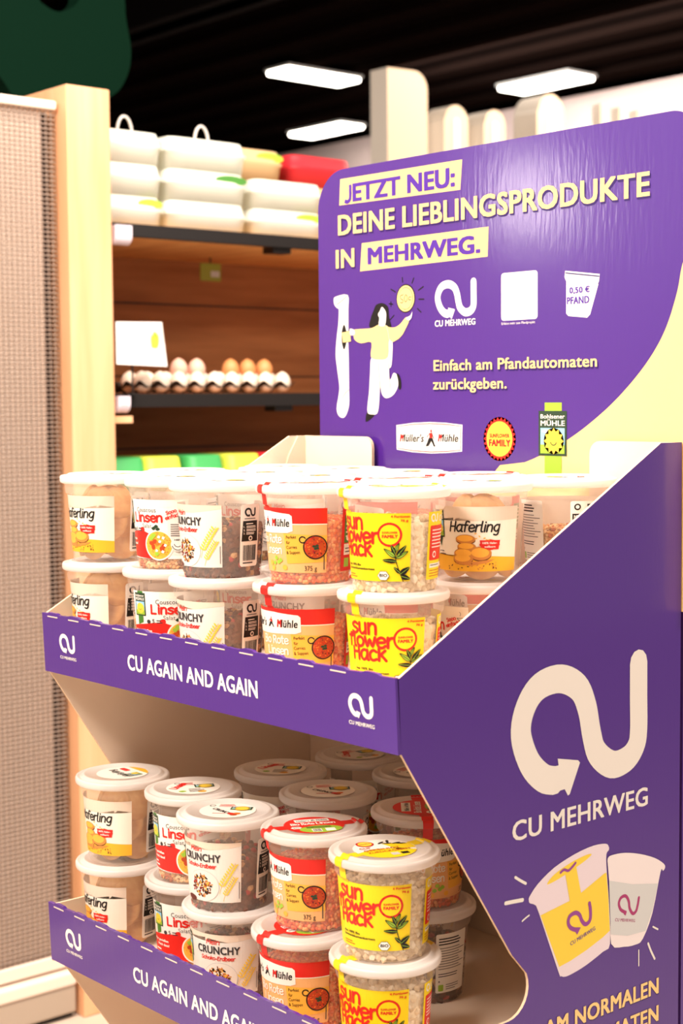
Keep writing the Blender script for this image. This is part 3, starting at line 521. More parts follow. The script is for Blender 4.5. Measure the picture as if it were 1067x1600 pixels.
b = MB(); b.box(LX-.4, LX+.02, 3.36, 5.3, LB-.36, LB, mat('canopy_board', (214, 190, 164), .6)); b.box(LX-.38, LX-.3, 3.4, 3.5, -ZO, LB-.36, LET_SHADE); b.box(LX-.38, LX-.3, 5.1, 5.2, -ZO, LB-.36, LET_SHADE)
o = b.build('canopy', None, top=True); tag(o, 'beige canopy beam carrying the cream block letters', 'canopy')

# ================================================================== the cardboard display
PURP = mat('purple_card', (74, 31, 134), .36, .5, coat=.6, bump=((220, 220, 40), .05, .002))
PURPS = PURP
CARD = mat('white_card_inside', (236, 214, 192), .7, .2)
EDGE = mat('card_cut_edge', (226, 196, 164), .8, .1)
YEL = mat('pale_yellow_card', (248, 212, 146), .36, .5, coat=.3, bump=((260, 260, 14), .06, .002))
D = thing('cardboard_display', 'purple cardboard display stand with header sign and two open tiers of cups', 'display stand', (0, 0, -1.02))
D0 = Matrix.Translation((0, 0, 1.02))
dz = 1.02
def up(fn): return lambda u, v, l: (lambda p: (p[0], p[1], p[2]+dz))(fn(u, v, l))
# side walls: one outline, cut back between the tiers
prof = [(.4, -1.02), (.4, .1955), (.3655, .1955), (0, -.002), (.004, -.0686), (.145, -.282)]+arc(.1395, -.3165, .0285, .0285, 25, -88, 9)+[(.0, -.345), (0, -.412), (.012, -.4155), (.15, -.618)]+arc(.1395, -.64, .025, .025, 20, -85, 6)+[(0, -.68), (0, -1.02)]
for sg in (1, -1):
    b = MB(); n = len(prof)
    x1, x0 = (.3, .297) if sg > 0 else (-.297, -.3)
    a = [(x0, y, z+dz) for y, z in prof]; c = [(x1, y, z+dz) for y, z in prof]
    b.add(a, [tuple(range(n))], CARD if sg > 0 else PURP); b.add(c, [tuple(range(n))], PURP if sg > 0 else CARD)
    for i in range(n):
        j = (i+1) % n; b.add([a[i], a[j], c[j], c[i]], [(0, 1, 2, 3)], EDGE)
    s = b.build('side_panel', D)
    if sg > 0: SIDE = s
# trays, back wall, wings
b = MB(); b.box(-.297, .297, .395, .399, 0, .13+dz, CARD); b.build('back_panel', D)
for x0, x1 in ((-.297, -.1655), (.1855, .297)):
    b = MB(); r = .014
    if x0 < 0: pts = [(x0, .10), (x1, .10)]+arc(x1-r, .1955-r, r, r, 0, 90, 6)+[(x0, .1955)]
    else: pts = [(x1, .10), (x1, .1955)]+arc(x0+r, .1955-r, r, r, 90, 180, 6)+[(x0, .10)]
    b.prism(pts, lambda u, v, h: (u, h, v+dz), .390, .3945, CARD, CARD, EDGE); b.build('support_flap', D)
b = MB(); b.prism([(.393, .12), (.393, .195), (.3775, .195), (.362, .17), (.345, .12)], lambda u, v, h: (h, u, v+dz), -.297, -.2945, CARD, CARD, EDGE); b.build('folded_wing', D)
TILT = .0029
def front(z0, z1, name='front_panel'):
    b = MB(); n = 150; L = .6; per = .0455
    top = []
    for k in range(n+1):
        x = -.3+L*k/n; ph = ((x+.3) % per)/per; bump_ = .0016*(1 if .28 < ph < .72 else 0)
        if k == 0 or k == n: bump_ = 0
        top.append((x, z1+bump_+random.uniform(-.0003, .0003)))
    pts = [(-.3, z0), (.3, z0)]+top[::-1]
    f = lambda u, v, h: (u, -TILT*(v-z0)/(z1-z0)-h, v+dz)
    b.prism(pts, f, -.004, 0, CARD, PURP, PURP)
    return b.build(name, D), f
FU, fu = front(-.0686, -.0005)
FL, fl = front(-.411, -.3415)
SLOT = mat('slot_cut_card', (238, 208, 190), .8)
for P_, f, z1 in ((FU, fu, -.0005), (FL, fl, -.3415)):
    for k in range(12):
        x = -.3+.0455*(k+.28); x2 = min(x+.0215, .296)
        if x2-x < .008: continue
        b = MB(); b.prism([(x, z1-.0036), (x2, z1-.0036), (x2, z1-.0024), (x, z1-.0024)], f, .0001, .0006, SLOT); b.build('perforation_slot', P_)
b = MB(); b.box(.15, .2985, .4065, .432, 0, .19+dz, PURP); b.build('rear_spine', D)
for zt in (-.039, -.3878, -.7):
    b = MB(); b.box(-.2965, .2965, .0045, .3945, zt-.004+dz, zt+dz, CARD); b.build('tier_floor', D)
b = MB(); b.box(-.297, .297, 0, .004, 0, -.68+dz, PURP); b.build('base_front', D)
b = MB(); pts = arc(.245, .175, .05, .09, -62, 62, 14)                        # curved slit cut in the lower floor
w_ = .0011
b.add([(x, y, -.3875+dz) for x, y in pts]+[(x+w_, y+w_, -.3875+dz) for x, y in pts], [(i, i+1, i+15, i+14) for i in range(13)], mat('slit_dark', (30, 18, 14), .9))
b.build('floor_slit', D)
# front prints
def front_art(f, z_text, zl):
    m = lambda u, v, l: f(u, v, .0002+l*.00015)
    return m
zoff = -.3425
for P_, f, dzz in ((FU, fu, 0), (FL, fl, zoff)):
    fn = lambda u, v, l, f=f, d=dzz: f(u, v+d, .0002+l*.00015)
    a = Art(); a.text('CU AGAIN AND AGAIN', -.124, -.0455, .0176, 'white', 1, wd=.2272, bold=.036); a.build('slogan_print', fn, P_)
    for lx, tx_ in ((-.2642, -.2639), (.2367, .2367)):
        a = Art(); a.logo(lx, -.0428, .0335, .0213, 'white', 1); a.text('CU MEHRWEG', tx_, -.0497, .0036, 'white', 1, wd=.0345, bold=.02); a.build('loop_logo_print', fn, P_)
LIDLOGO = [(.2129, -.2164), (.2181, -.2146), (.2241, -.2167), (.23, -.2143), (.2348, -.2112)]
# side prints
sfn = lambda u, v, l: (.3002+l*.00015, u, v+dz)
a = Art(); a.stroke(SB['logo'], .0276, 'offwhite', 1); a.poly(SB['arrow'], 'offwhite', 1.5)
x, z, wd, h, rise = SB['t_cu']; a.text('CU MEHRWEG', x, z-.0015, h, 'offwhite', 1, wd=wd, bold=.026); a.build('loop_logo_print', sfn, SIDE)
a = Art(); a.poly(catmull(SB['big'], True, 3), 'lilac', 1); a.poly(SB['bigyel'], 'sunny', 2); a.poly(SB['strip'], 'sunny', 3); a.blob(SB['bigst'], 'sunny', 2, 4)
a.stroke(SB['logo1'], .0042, 'pinkpurple', 4); a.poly(SB['arr1'], 'pinkpurple', 4.5)
def slant(art, t, P3, m, l, bold=.015):
    p, q, r = P3; wd = math.hypot(q[0]-p[0], q[1]-p[1]); rot = math.atan2(q[1]-p[1], q[0]-p[0])
    art.text(t, p[0], p[1], math.hypot(r[0]-p[0], r[1]-p[1]), m, l, wd=wd, bold=bold, rot=rot)
slant(a, 'CU MEHRWEG', SB['t1'], 'purple', 4)
a.stroke(LIDLOGO, .0026, 'pinkpurple', 4)
a.poly(catmull(SB['small'], True, 3), 'pinkwhite', 3); a.poly(SB['smallg'], 'steel', 4)
a.stroke(SB['logo2'], .0034, 'magenta', 5); a.poly(SB['arr2'], 'magenta', 5.5); slant(a, 'CU MEHRWEG', SB['t2'], 'magenta', 5)
a.build('two_cups_print', sfn, SIDE)
for p, wd in SB['rays']:
    a = Art(); a.stroke(p, wd, 'offwhite', 1); a.build('sparkle_print', sfn, SIDE)
a = Art()
for l, m, ox, oz in ((1, 'deep', .0008, -.0012), (2, 'paleyellow', 0, 0)):
    a.text('AM NORMALEN', .3648+ox, -.3753+oz, .0172, m, l, wd=.1765, bold=.04, al='R'); a.text('AUTOMATEN', .3648+ox, -.4045+oz, .0172, m, l, wd=.152, bold=.04, al='R')
a.build('deposit_slogan_print', sfn, SIDE)

# header sign
HX0, HX1, HZ0, HZ1, HR = -.2785, .322, .02, .533, .05
pts = [(HX0, HZ0), (HX1, HZ0)]+arc(HX1-HR*.8, HZ1-HR*.8, HR*.8, HR*.8, 0, 90, 9)+arc(HX0+HR, HZ1-HR, HR, HR, 90, 180, 9)
b = MB(); b.prism(pts, lambda u, v, h: (u, h, v+dz), .402, .4055, CARD, CARD, EDGE)
HD = b.build('header_board', D)
hfn = lambda u, v, l: (u, .4018-l*.00016, v+dz)
YLY = [(HX1, HZ0), (HX1, HZ1-HR)]
a = Art(); a.poly(pts, YEL, 0); a.build('yellow_ground', hfn, HD)
a = Art()
ARC = catmull([(.325, .43)]+[(p[0], p[1]) for p in HB['arc']]+[(HB['arc'][-1][0]-.09, HZ0)], False, 5)
def arc_x(z):
    for p, q in zip(ARC, ARC[1:]):
        if q[1] <= z <= p[1]: return p[0]+(q[0]-p[0])*(p[1]-z)/max(p[1]-q[1], 1e-9)
    return 9
def xl(z): d = z-(HZ1-HR); return HX0 if d <= 0 else HX0+HR-math.sqrt(max(HR*HR-d*d, 0))
def xr(z):
    r = HR*.8; d = z-(HZ1-r); return min(arc_x(z), HX1 if d <= 0 else HX1-r+math.sqrt(max(r*r-d*d, 0)))
zs = [HZ0+(HZ1-HZ0)*k/120 for k in range(100)]+[HZ1-HR*1.1*(1-math.sin(PI/2*k/24)) for k in range(25)]
zs = sorted(z for z in set(zs))
for z0, z1 in zip(zs, zs[1:]): a.poly([(xl(z0), z0), (xr(z0), z0), (xr(z1), z1), (xl(z1), z1)], PURP, 1)
a.build('purple_ground', hfn, HD)
a = Art()
def tline(key, t, bold=.04, m='paleyellow', shadow=False, l=4, dy=0, h=None):
    x, z, wd, hh, rise = HB[key]; h = h or hh
    if shadow: a.text(t, x+.0012, z-.0022+dy, h, 'deep', l-1, wd=wd, bold=bold+.012)
    a.text(t, x, z+dy, h, m, l, wd=wd, bold=bold)
a.poly(HB['b_jetzt'], 'paleyellow', 2); a.poly(HB['b_mehr'], 'paleyellow', 2)
x, z, wd, hh, rise = HB['t_jetzt']; a.text('ETZT NEU:', x+.0165, z-.0005, .0235, 'purple', 4, wd=wd-.0165, bold=.052)
a.stroke([(x+.0122, z+.0215), (x+.0122, z+.007), (x+.0105, z+.0022), (x+.006, z+.0005), (x+.0015, z+.0022)], .0048, 'purple', 4, caps=False); tline('t_deine', 'DEINE LIEBLINGSPRODUKTE', .036, shadow=True)
tline('t_in', 'IN', .036, shadow=True); tline('t_mehr', 'MEHRWEG.', .052, 'purple')
a.build('headline_print', hfn, HD)
a = Art(); tline('t_einf', 'Einfach am Pfandautomaten', .028, shadow=True); tline('t_zur', 'zurückgeben.', .028, shadow=True, h=HB['t_einf'][3]); a.build('instruction_print', hfn, HD)
a = Art(); a.logo(-.0633, .3362, .0690, .0437, 'white', 2); tline('t_cu', 'CU MEHRWEG', .034, 'white'); a.build('loop_logo_print', hfn, HD)
a = Art(); cd = HB['card']; a.rrect(cd[3][0]+.001, cd[3][1], cd[1][0], cd[1][1], .004, 'white', 2); tline('t_cap', 'Erfahre mehr zum Pfandprojekt', .01, 'white'); a.build('white_card_print', hfn, HD)
a = Art(); a.poly(HB['pcup_body'], 'white', 2); a.poly(HB['pcup_lid'], 'white', 3); a.stroke(HB['pcup_line'], .0012, 'deep', 4, False)
tline('t_050', '0,50 €', .03, 'purple', l=5); tline('t_pfand', 'PFAND', .03, 'purple', l=5); a.build('deposit_cup_print', hfn, HD)
a = Art(); sg = HB['sign']; a.poly(sg, 'white', 2)
cx, cz = sum(p[0] for p in sg)/len(sg), sum(p[1] for p in sg)/len(sg)
a.stroke([(cx+(p[0]-cx)*.955, cz+(p[1]-cz)*.9) for p in sg], .0009, 'red', 3, False, True)
x, z, wd, h, r = HB['t_mul']; a.text('Müller\'s', x, z, h, 'black', 4, wd=wd*.97, bold=.02, shear=.18); a.text('M', x, z, h, 'red', 5, bold=.03, shear=.18, xs=.62)
x, z, wd, h, r = HB['t_muh']; a.text('Mühle', x, z, h, 'black', 4, wd=wd, bold=.02, shear=.18); a.text('M', x, z, h, 'red', 5, bold=.03, shear=.18, xs=.62)
def walker(art, x, z, s, l=4):
    g = lambda L: [(x+p[0]*s, z+p[1]*s) for p in L]
    art.ell(x+.05*s, z+.62*s, .1*s, .12*s, 'red', l, 10); art.poly(g([(-.15, .45), (.18, .48), (.2, .0), (-.15, 0)]), 'red', l)
    art.poly(g([(-.2, .05), (.22, .05), (.5, -.55), (.62, -.62), (.4, -.68), (.08, -.2), (-.25, -.62), (-.6, -.66), (-.5, -.5)]), 'black', l+1)
    art.stroke(g([(-.15, .4), (-.45, .1)]), .07*s, 'red', l, False); art.stroke(g([(.15, .4), (.35, .0)]), .07*s, 'black', l, False)
wx, wz = HB['walker'][0]; walker(a, wx, wz, .0145)
a.build('mill_sign_print', hfn, HD)
a = Art(); cx, cz, rx, rz = HB['sun']; a.star(cx, cz, rx, rx*.84, 26, 'red', 2); a.ell(cx, cz, rx*.8, rx*.8, 'sunny', 3)
x, z, wd, h, r = HB['t_sunf']; a.text('SUNFLOWER', cx, cz+.0015, .0047, 'red', 4, wd=.031, bold=.04, al='C'); a.text('FAMILY', cx, cz-.0085, .0082, 'red', 4, wd=.034, bold=.06, al='C'); a.build('sun_badge_print', hfn, HD)
def mill_tag(art, x0, z0, x1, z1, l=2, simple=False):
    w, h = x1-x0, z1-z0
    art.rect(x0, z0, x1, z1, 'forest', l+1)
    art.rect(x0+w*.07, z0+h*.05, x1-w*.07, z0+h*.62, 'skyblue', l+2); art.rect(x0+w*.07, z0+h*.05, x1-w*.07, z0+h*.25, 'lime', l+3)
    art.star(x0+w*.55, z0+h*.33, w*.36, w*.26, 12, 'sunny', l+4); art.ell(x0+w*.55, z0+h*.33, w*.22, w*.22, 'sunny', l+5, 16)
    if not simple:
        art.blob([(x0+w*.12, z0+h*.55), (x0+w*.3, z0+h*.58), (x0+w*.42, z0+h*.53), (x0+w*.3, z0+h*.5)], 'white', l+3)
        art.stroke(arc(x0+w*.55, z0+h*.33, w*.11, w*.11, 200, 340, 6), w*.025, 'forest', l+6)
    art.text('Bohlsener', x0+w*.5, z0+h*.83, h*.1, 'white', l+2, wd=w*.86, bold=.02, al='C'); art.text('MÜHLE', x0+w*.5, z0+h*.67, h*.12, 'white', l+2, wd=w*.86, bold=.03, al='C')
a = Art(); st = HB['stripe']; a.rect(st[0][0], st[3][1]-.01, st[1][0], st[0][1], 'lime', 2); tg = HB['tag']; mill_tag(a, tg[0][0], tg[3][1]+.001, tg[1][0]-.001, tg[0][1]); a.build('mill_tag_print', hfn, HD)
a = Art()
a.blob(HB['p_mach'], 'white', 2, 3); a.stroke(HB['p_ml1'], .0008, 'black', 3); a.stroke(HB['p_ml2'], .0008, 'black', 3); a.blob(HB['p_slot'], 'black', 3, 3)
a.poly(HB['p_hcup'], 'paleyellow', 5); a.stroke(HB['p_hcup'], .0006, 'black', 6, False, True); a.blob(HB['p_hand'], 'white', 6, 3)
a.blob(HB['p_leg2'], 'white', 3, 4); a.blob(HB['p_leg1'], 'white', 4, 4); a.stroke(HB['p_legl'], .0006, 'black', 5); a.stroke(HB['p_legl2'], .0006, 'black', 5)
a.blob(HB['p_shoe1'], 'black', 3, 3); a.blob(HB['p_shoe2'], 'black', 4, 3)
a.blob(HB['p_bag'], 'white', 4, 3); a.blob(HB['p_hair'], 'black', 3, 4); a.blob(HB['p_sweat'], 'paleyellow', 5, 3); a.blob(HB['p_face'], 'white', 6, 4); a.stroke(HB['p_strap'], .0008, 'lightgrey', 6)
a.blob(HB['p_hand2'], 'white', 6, 3)
cx, cz, rx, rz = HB['p_coin']; a.ell(cx, cz, rx*1.06, rz*1.06, 'black', 2); a.ell(cx, cz, rx*.97, rz*.97, 'paleyellow', 3); a.ell(cx, cz, rx*.82, rz*.82, 'black', 4); a.ell(cx, cz, rx*.79, rz*.79, 'paleyellow', 5)
for p in HB['p_coint']: a.stroke(p, .0007, 'black', 6)
for p in HB['p_rays']: a.stroke(p, .0016, 'black', 2, False)
a.build('return_scene_print', hfn, HD)

# ================================================================== the cups
CUP = clear_mat('cup_plastic', (252, 238, 226), .25, .28, .35)
LID = clear_mat('lid_plastic', (253, 246, 240), .88, .3, .35)
def rw(z): return .0402+(.0456-.0402)*z/.077
cup_prof = [(.0002, .0012), (.036, .0012), (.0385, .0), (.0398, .0012), (rw(.004), .004), (rw(.04), .04), (rw(.076), .076), (.0463, .0772), (.0478, .0778), (.0484, .0785), (.0498, .0925)]
lid_prof = [(.0505, .0895), (.0522, .0893), (.0538, .0902), (.0545, .092), (.0545, .0958), (.0536, .0976), (.0517, .098), (.0500, .0966), (.0478, .0968), (.0462, .0992), (.0448, .1), (.0432, .0998), (.0420, .0978), (.0002, .0978)]
BASE0 = .0972                                # stacking pitch is set a little above the lid recess
def sph(n=1):
    bm = bmesh.new(); bmesh.ops.create_icosphere(bm, subdivisions=n, radius=1); vs = [v.co.copy() for v in bm.verts]; fs = [tuple(v.index for v in f.verts) for f in bm.faces]; bm.free(); return vs, fs
SPH = sph(1); SPH2 = sph(2)
def granules(fill, size, flat, mats, seed, jit=.25, n_side=None, weights=None, topmul=1.0, ball=SPH):
    """a packed heap: pieces lying against the wall and over the top of a solid core"""
    r = random.Random(seed); b = MB()
    b.lathe([(.0002, .002), (rw(.002)-.004, .002), (rw(fill)-.0035, fill-.002), (.0002, fill-.001)], mats[0], 40)
    vs0, fs0 = ball
    def put(c, nrm):
        a = nrm.orthogonal().normalized(); a.rotate(Matrix.Rotation(r.uniform(0, 2*PI), 3, nrm)); t = nrm.cross(a)
        nn = (nrm+a*r.uniform(-.5, .5)+t*r.uniform(-.5, .5)).normalized(); a = (a-nn*a.dot(nn)).normalized(); t = nn.cross(a)
        s1, s2, s3 = size*r.uniform(1-jit, 1+jit), size*r.uniform(1-jit, 1+jit)*.85, size*flat*r.uniform(1-jit, 1+jit)
        lump = [1+(r.uniform(-jit, jit)*.6) for _ in vs0] if jit > .2 else [1]*len(vs0)
        b.add([c+a*v.x*s1*l+t*v.y*s2*l+nn*v.z*s3*l for v, l in zip(vs0, lump)], fs0, r.choices(mats, weights)[0], jit <= .2)
    step = size*1.45
    nz = int(fill/step)+1
    for i in range(nz):
        z = .0035+i*(fill-.003)/nz; rr = rw(z)-.0012-size*flat*.75; n = int(2*PI*rr/(step*1.05))
        for k in range(n):
            t = 2*PI*(k+.5*(i % 2)+r.uniform(-.3, .3))/n; q = rr-r.uniform(0, size*.35)
            put(Vector((q*math.cos(t), q*math.sin(t), z+r.uniform(-.3, .3)*step)), Vector((math.cos(t), math.sin(t), 0)))
    R = rw(fill)-.004; m = int(R/(step*1.15))
    for i in range(m):
        rr = R*(i+.5)/m; n = max(3, int(2*PI*rr/(step*1.15)))
        for k in range(n):
            t = 2*PI*(k+r.uniform(-.3, .3))/n; put(Vector((rr*math.cos(t), rr*math.sin(t), fill-.0015+r.uniform(-.3, .6)*size)), Vector((0, 0, 1)))
    return b
def wrap(layer0=.00035, th0=-PI/2):
    def fn(u, v, l):                          # u, v in millimetres on the paper
        z = .0118+v*.001; t = th0+u/43.2; r = rw(z)+layer0+l*.00013
        return (r*math.cos(t), r*math.sin(t), z)
    return fn
def lidmap(rot):                              # artwork in millimetres on the lid recess, bottom of the text towards rot
    def fn(u, v, l):
        c, s = math.cos(rot+PI/2), math.sin(rot+PI/2); x, y = u*.001, v*.001
        return (x*c-y*s, x*s+y*c, .0985+l*.00012)
    return fn
def strap(a, wd, ink_):
    """paper seal: across the lid through its centre and down the wall at angle a"""
    b = MB(); prof = [(.0, .0982), (.038, .0982), (.0425, .0985), (.0432, .1003), (.0448, .1005), (.0462, .0997), (.0478, .0975), (.0500, .0972), (.0517, .0985), (.0536, .0981), (.055, .096), (.055, .092), (.0541, .0899)]
    side = [(.0503, .0886), (.0489, .0785), (.0470, .0774), (rw(.074)+.0004, .074)]
    def run(pr, ang, w0, w1):
        vs = []; n = len(pr)
        for i, (r, z) in enumerate(pr):
            w = w0+(w1-w0)*i/(n-1); d = Vector((math.cos(ang), math.sin(ang), 0)); s = Vector((-d.y, d.x, 0))
            for q in (-1, -.5, 0, .5, 1):
                u = q*w/2; rr = math.sqrt(max(r*r-u*u, 0)) if r > abs(u) else r
                vs.append(d*rr+s*u+Vector((0, 0, z)))
        b.add(vs, [(i*5+k, i*5+k+1, i*5+5+k+1, i*5+5+k) for i in range(n-1) for k in range(4)], ink_)
    run(prof+side, a, wd, wd*.72); run(prof, a+PI, wd, wd)
    return b
W_, Hh = 47, 64

def art_cookie():
    a = Art(); a.rect(-W_, 0, W_, Hh, 'cream'); a.poly([(-W_, 50), (-20, 53), (10, 50), (30, 54), (W_, 51), (W_, Hh), (-W_, Hh)], 'woodprint', 1)
    a.poly([(-W_, 0), (W_, 0), (W_, 13), (20, 15), (-10, 13.5), (-W_, 16)], 'gold', 2)
    a.brush('Haferling', -26, 39.5, 6.8, 1.6, 'black', 3, wd=50, shear=.18)
    for x, y, rx, ry in ((-12, 12.5, 10.5, 5.2), (-11, 17.5, 10.5, 5.5), (-8, 24.5, 9.5, 4.2), (-9, 32, 10, 4.4), (6, 18, 11, 6.8)):
        a.ell(x, y-1.2, rx, ry, 'brown', 3); a.ell(x, y, rx, ry, 'tan', 4); a.ell(x-.5, y+.7, rx*.8, ry*.7, 'amber', 5)
    a.poly([(-22, 7), (-2, 6), (14, 9), (20, 12), (10, 11), (-5, 9)], 'tan', 5)
    r = random.Random(2)
    for k in range(26): a.ell(r.uniform(-30, 24), r.uniform(2, 9), r.uniform(.6, 1.5), .6, 'brown' if k % 2 else 'tan', 5, 7, r.uniform(0, 3))
    for k in range(7): a.ell(r.uniform(0, 14), r.uniform(30, 38), 1.2, .6, 'gold', 4, 7, r.uniform(0, 3))
    a.poly(arc(15, 26.5, 10.5, 5.5, 0, 360, 9)[:-1], 'red', 4); a.poly([(5, 31), (25.5, 31), (24, 22), (7, 22)], 'red', 5)
    a.text('100% Hafer-', 15, 27.2, 2.2, 'white', 6, wd=15, al='C'); a.text('vollkorn', 15, 23.6, 2.2, 'white', 6, wd=11, al='C')
    mill_tag(a, -46, 33, -33, 60, 2); a.poly([(-43, 33), (-36, 33), (-39, 24)], 'forest', 3)
    a.brush('leise', -42, 17, 1.8, .4, 'black', 4, wd=9) if False else a.lines(-42, 19, -32, 2, 3, .7, 'dark', 4)
    return a
def art_linsen():
    a = Art(); a.rect(-W_, 0, W_, Hh, 'white'); a.poly([(-10, 58), (20, 55), (W_, 57), (W_, Hh), (-10, Hh)], 'cream', 1)
    a.rect(25, 4, W_, 44, 'offwhite', 1)
    a.text('Couscous', -1, 50.5, 5, 'dark', 2, wd=27, bold=.004, al='C'); a.brush('Linsen', 0, 40.2, 6.6, 2.1, 'red', 3, wd=40, al='C'); a.text('Salat', 0, 33.5, 4.6, 'grey', 2, wd=13, bold=.0, al='C')
    a.poly([(-W_, 2), (-18, 1), (10, 0), (24, 0), (24, 20), (-8, 31), (-W_, 26)], 'red', 2)
    a.blob([(-10, 33), (-5, 34), (-4, 30), (-9, 28)], 'red', 3)
    a.text('5', -19, 29.5, 4.6, 'dark', 4, bold=.02); a.ell(-23.5, 31, 2.3, 2.3, 'dark', 4, 14); a.lines(-14, 32, -7, 2, 2.4, 1, 'dark', 4)
    a.text('Pur genießen', -44, 19.5, 3, 'white', 4, wd=24, bold=.05); a.text('frisch dazu!', -39, 14.5, 3, 'white', 4, wd=20, bold=.05); a.lines(-43, 9, -30, 2, 4, 1.6, 'white', 4)
    cx, cy, R = 14, 15, 17
    a.ell(cx, cy, R, R*.98, 'white', 5, 40); a.ell(cx, cy, R*.9, R*.88, 'amber', 6, 40)
    r = random.Random(4)
    for k in range(120):
        t, q = r.uniform(0, 6.28), R*.86*math.sqrt(r.random()); a.ell(cx+q*math.cos(t), cy+q*math.sin(t)*.97, r.uniform(.5, 1), r.uniform(.4, .8), r.choice(['gold', 'orange', 'tan', 'amber']), 7+k % 2, 6)
    for x, y in ((8, 8), (13, 12), (18, 6), (10, 14), (20, 9), (6, 12)): a.ell(cx-14+x, cy-10+y, 3, 2.4, 'orange' if x % 2 else 'rust', 9, 9, x)
    for x, y in ((16, 16), (20, 20), (12, 6), (19, 5), (22, 12), (15, 21)): a.poly(arc(cx-14+x, cy-12+y, 2, 2, 20, 380, 5)[:-1], 'white', 10)
    for x, y in ((6, 18), (9, 21), (12, 1)): a.blob([(cx-14+x-3, cy-10+y), (cx-14+x, cy-8+y), (cx-14+x+3, cy-10+y), (cx-14+x, cy-13+y)], 'lime', 11, 3)
    for x, y in ((9, 33), (12, 35), (14, 32)): a.blob([(x-2.5, y), (x, y+2.2), (x+2.5, y+.5), (x, y-1.6)], 'forest', 5, 3)
    a.brush('Sooo', 24, 48, 2.6, .8, 'red', 4, wd=11, rot=.3); a.brush('einfach!', 23, 42.5, 2.4, .8, 'red', 4, wd=17, rot=.3)
    a.stroke(arc(40, 53, 4, 2.6, 180, 360, 8), .5, 'dark', 4); a.stroke([(36, 53), (44, 53)], .5, 'dark', 4, False); a.stroke([(39, 55), (39.5, 57.5), (38.5, 59)], .4, 'dark', 4)
    a.lines(28, 37, 46, 6, 2.4, .9, 'grey', 4, 5)
    a.ell(35.5, 16, 7.6, 7.6, 'white', 12, 30); a.stroke(arc(35.5, 17, 4, 3.6, 190, 350, 9), .7, 'dark', 13)
    a.text('100%', 35.5, 20, 1.9, 'dark', 13, wd=8, bold=.04, al='C')
    for k in range(11): t = math.radians(200+k*14); a.rect(35.5+6.2*math.cos(t)-.5, 16+6.2*math.sin(t)-.6, 35.5+6.2*math.cos(t)+.5, 16+6.2*math.sin(t)+.6, 'dark', 13)
    mill_tag(a, -43, 37, -27, 62, 2); a.poly([(-39, 37), (-31, 37), (-31, 30), (-39, 27)], 'green', 3); a.rect(-38, 62, -30, 64, 'green', 3)
    return a
def art_crunchy():
    a = Art(); a.rect(-W_, 0, W_, Hh, 'offwhite'); a.poly([(-W_, 56), (-10, 60), (15, 56), (W_, 60), (W_, Hh), (-W_, Hh)], 'woodprint', 1)
    a.brush('Mein', -2, 53.5, 3.4, .75, 'red', 3, wd=15, al='C', shear=.2); a.text('CRUNCHY', 2, 43, 8.6, 'dark', 3, wd=48, bold=.04, al='C'); a.brush('Schoko-Erdbeer', 2, 36.5, 2.8, .75, 'red', 3, wd=38, al='C', shear=.15)
    cx, cy = 5, 17; a.ell(cx, cy, 19, 17, 'lightgrey', 2, 40); a.ell(cx, cy, 18.5, 16.5, 'offwhite', 3, 40)
    r = random.Random(9)
    for k in range(150):
        t, q = r.uniform(0, 6.28), math.sqrt(r.random()); a.ell(cx-2+13*q*math.cos(t), cy+12*q*math.sin(t), r.uniform(.8, 1.8), r.uniform(.6, 1.2), r.choice(['brown', 'maroon', 'black', 'tan', 'amber', 'darkred']), 4+k % 3, 7, r.uniform(0, 3))
    for bx, by, s in ((24, 10, 1), (28, 2, .8)):
        a.stroke([(bx, by), (bx+6*s, by+17*s), (bx+17*s, by+32*s)], .35, 'gold', 3)
        for k in range(9):
            x, y = bx+(3+k*1.6)*s, by+(9+k*2.6)*s; a.ell(x-2*s, y+1, 2.4*s, .9*s, 'sunny', 4, 9, 2.2); a.ell(x+2.2*s, y, 2.4*s, .9*s, 'sunny', 4, 9, .5)
    a.rect(44.6, 4, 45.4, 22, 'grey', 3); a.ell(-14, 1.5, 8, 3, 'maroon', 3, 16)
    mill_tag(a, -46, 34, -34, 60, 2); a.poly([(-44, 34), (-37, 34), (-37, 27), (-44, 25)], 'green', 3)
    return a
